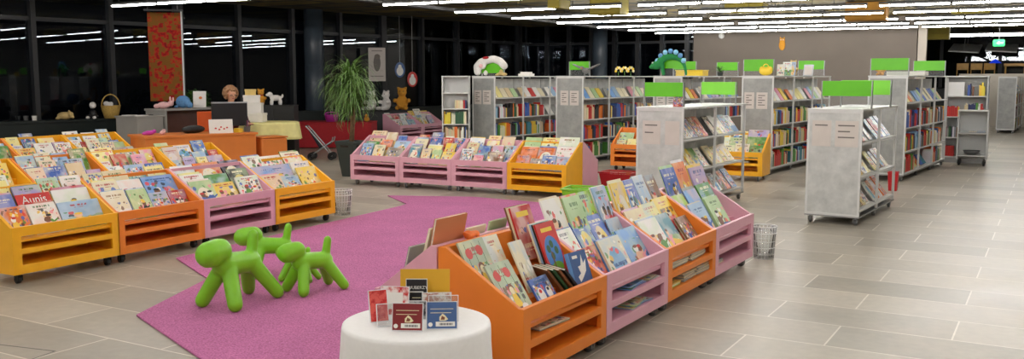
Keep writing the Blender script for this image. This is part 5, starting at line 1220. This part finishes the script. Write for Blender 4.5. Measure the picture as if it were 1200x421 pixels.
for k in range(40): blade(m, (0, 0, .07), random.uniform(0, 2 * PI), R(random.uniform(30, 80)), .24, .01, R(70))
m.build('leaves', M['leaf2'], gp_); MB().lathe([(.05, 0), (.065, .08), (.055, .08), (.04, .07)], 14).build('pot', M['potgrey'], gp_)
# wall ornament, exit sign, far chairs
ow = thing('wall_ornament', 'small orange owl-shaped ornament on the taupe wall', 'ornament', (-6.52, 28.97, 2.63))
remesh(MB().ell((0, 0, 0), (.1, .03, .17)).ell((0, 0, .15), (.09, .03, .07)).ell((.06, 0, .22), (.02, .02, .04)).ell((-.06, 0, .22), (.02, .02, .04)).build('body', M['plushorange'], ow), .015, 3)
for s in (-1, 1): MB().ell((s * .035, -.035, .16), (.018, .01, .018), 8).build('eye', M['plushwhite'], ow, True)
det = MB().lathe([(.09, 0), (.09, .03), (.06, .05)], 20).build('wall_detector', M['white'], loc=(-8.4, 28.99, 2.95), rot=(HP, 0, 0)); tag(det, 'small round white detector high on the taupe wall', 'detector')
ex = thing('exit_sign', 'green glowing exit sign hung beyond the wall opening', 'exit sign', (-.78, 33.2, 2.62))
MB().box(-.17, .17, -.04, .04, 0, .22).build('lamp_body', M['exit'], ex, bevel=.05); MB().tube([(0, 0, .22), (0, 0, CZ - 2.62)], .01).build('hanger', M['steel'], ex); MB().prism_z([(-.1, 0), (.02, -.06), (.02, -.025), (.12, -.025), (.12, .025), (.02, .025), (.02, .06)], -.003, 0, T=Matrix.Translation((0, -.042, .11)) @ Matrix.Rotation(HP, 4, 'X')).build('arrow', PM['white'], ex)
pf = struct(MB().box(-3.5, 3, 36.6, 40.5, 0, 1.25).build('trim_3', M['darkgreen'])); 
par = struct(MB().box(-2.0, 3, 35.6, 35.8, 0, 1.78).build('trim_4', M['offwall']))
for k, (px, lab) in enumerate(((1132, 'pale wooden chair beyond the opening, nearest the white post'), (1148, 'pale wooden chair beyond the opening, under the blue lamp'), (1163, 'pale wooden chair beyond the opening, beside the wooden table'))):
    a = pd(px, 38.5); ch = thing('wooden_chair', lab, 'chair', (a[0], 38.0, 1.25), .2 * k, 'wooden chairs beyond the opening')
    MB().box(-.2, .2, -.2, .2, .42, .45).build('seat', M['wood'], ch); MB().box(-.2, .2, .18, .21, .68, .92).build('backrest', M['wood'], ch, bevel=.01)
    for sx in (-.18, .18):
        MB().tube([(sx, -.18, 0), (sx, -.18, .42)], .018).build('leg', M['wood'], ch); MB().tube([(sx, .18, 0), (sx, .2, .7)], .018).build('leg', M['wood'], ch)
a = pd(1187, 38.5); wt = thing('wooden_table', 'pale wooden table beyond the opening beside the chairs', 'table', (a[0] + .0, 38.0, 1.25))
MB().box(-.35, .35, -.3, .3, .8, .9).build('tabletop', M['wood'], wt, bevel=.01)
for sx in (-.3, .3):
    for sy in (-.25, .25): MB().tube([(sx, sy, 0), (sx, sy, .8)], .025).build('leg', M['wood'], wt)
for k, (x0, lab) in enumerate(((-2.4, 'pale ceiling sail nearest the white post beyond the opening'), (-1.2, 'middle pale ceiling sail beyond the opening'), (.0, 'last pale ceiling sail beyond the opening'))):
    sa = MB().box(-.5, .5, -1.2, 1.2, 0, .04).build('ceiling_sail', M['panel'], loc=(x0 + .4, 38.8, 2.72), rot=(R(8), R(4), 0)); tag(sa, lab, 'ceiling panel', 'pale ceiling sails')
    for s in (-.9, .9): MB().tube([(0, s, .04), (0, s, .6)], .008, 6).build('hanger', M['steel'], sa)
bl = thing('blue_lamp', 'small dim blue lamp glowing beyond the opening', 'lamp', (a[0] - .7, 40.3, 2.2)); MB().lathe([(.05, .14), (.22, 0), (.2, 0), (.04, .12)], 20).build('lamp_shade', M['blueglow'], bl); MB().tube([(0, 0, .13), (0, 0, CZ - 2.2)], .006).build('cord', M['black'], bl)

# ------------------------------------------------------------------ world and look
w = bpy.data.worlds.new('night'); scene.world = w; w.use_nodes = True
w.node_tree.nodes['Background'].inputs[0].default_value = (.01, .012, .018, 1); w.node_tree.nodes['Background'].inputs[1].default_value = .12
vs = scene.view_settings; vs.view_transform = 'Standard'; vs.look = 'None'; vs.gamma = 1; vs.exposure = 0.3; vs.use_curve_mapping = False
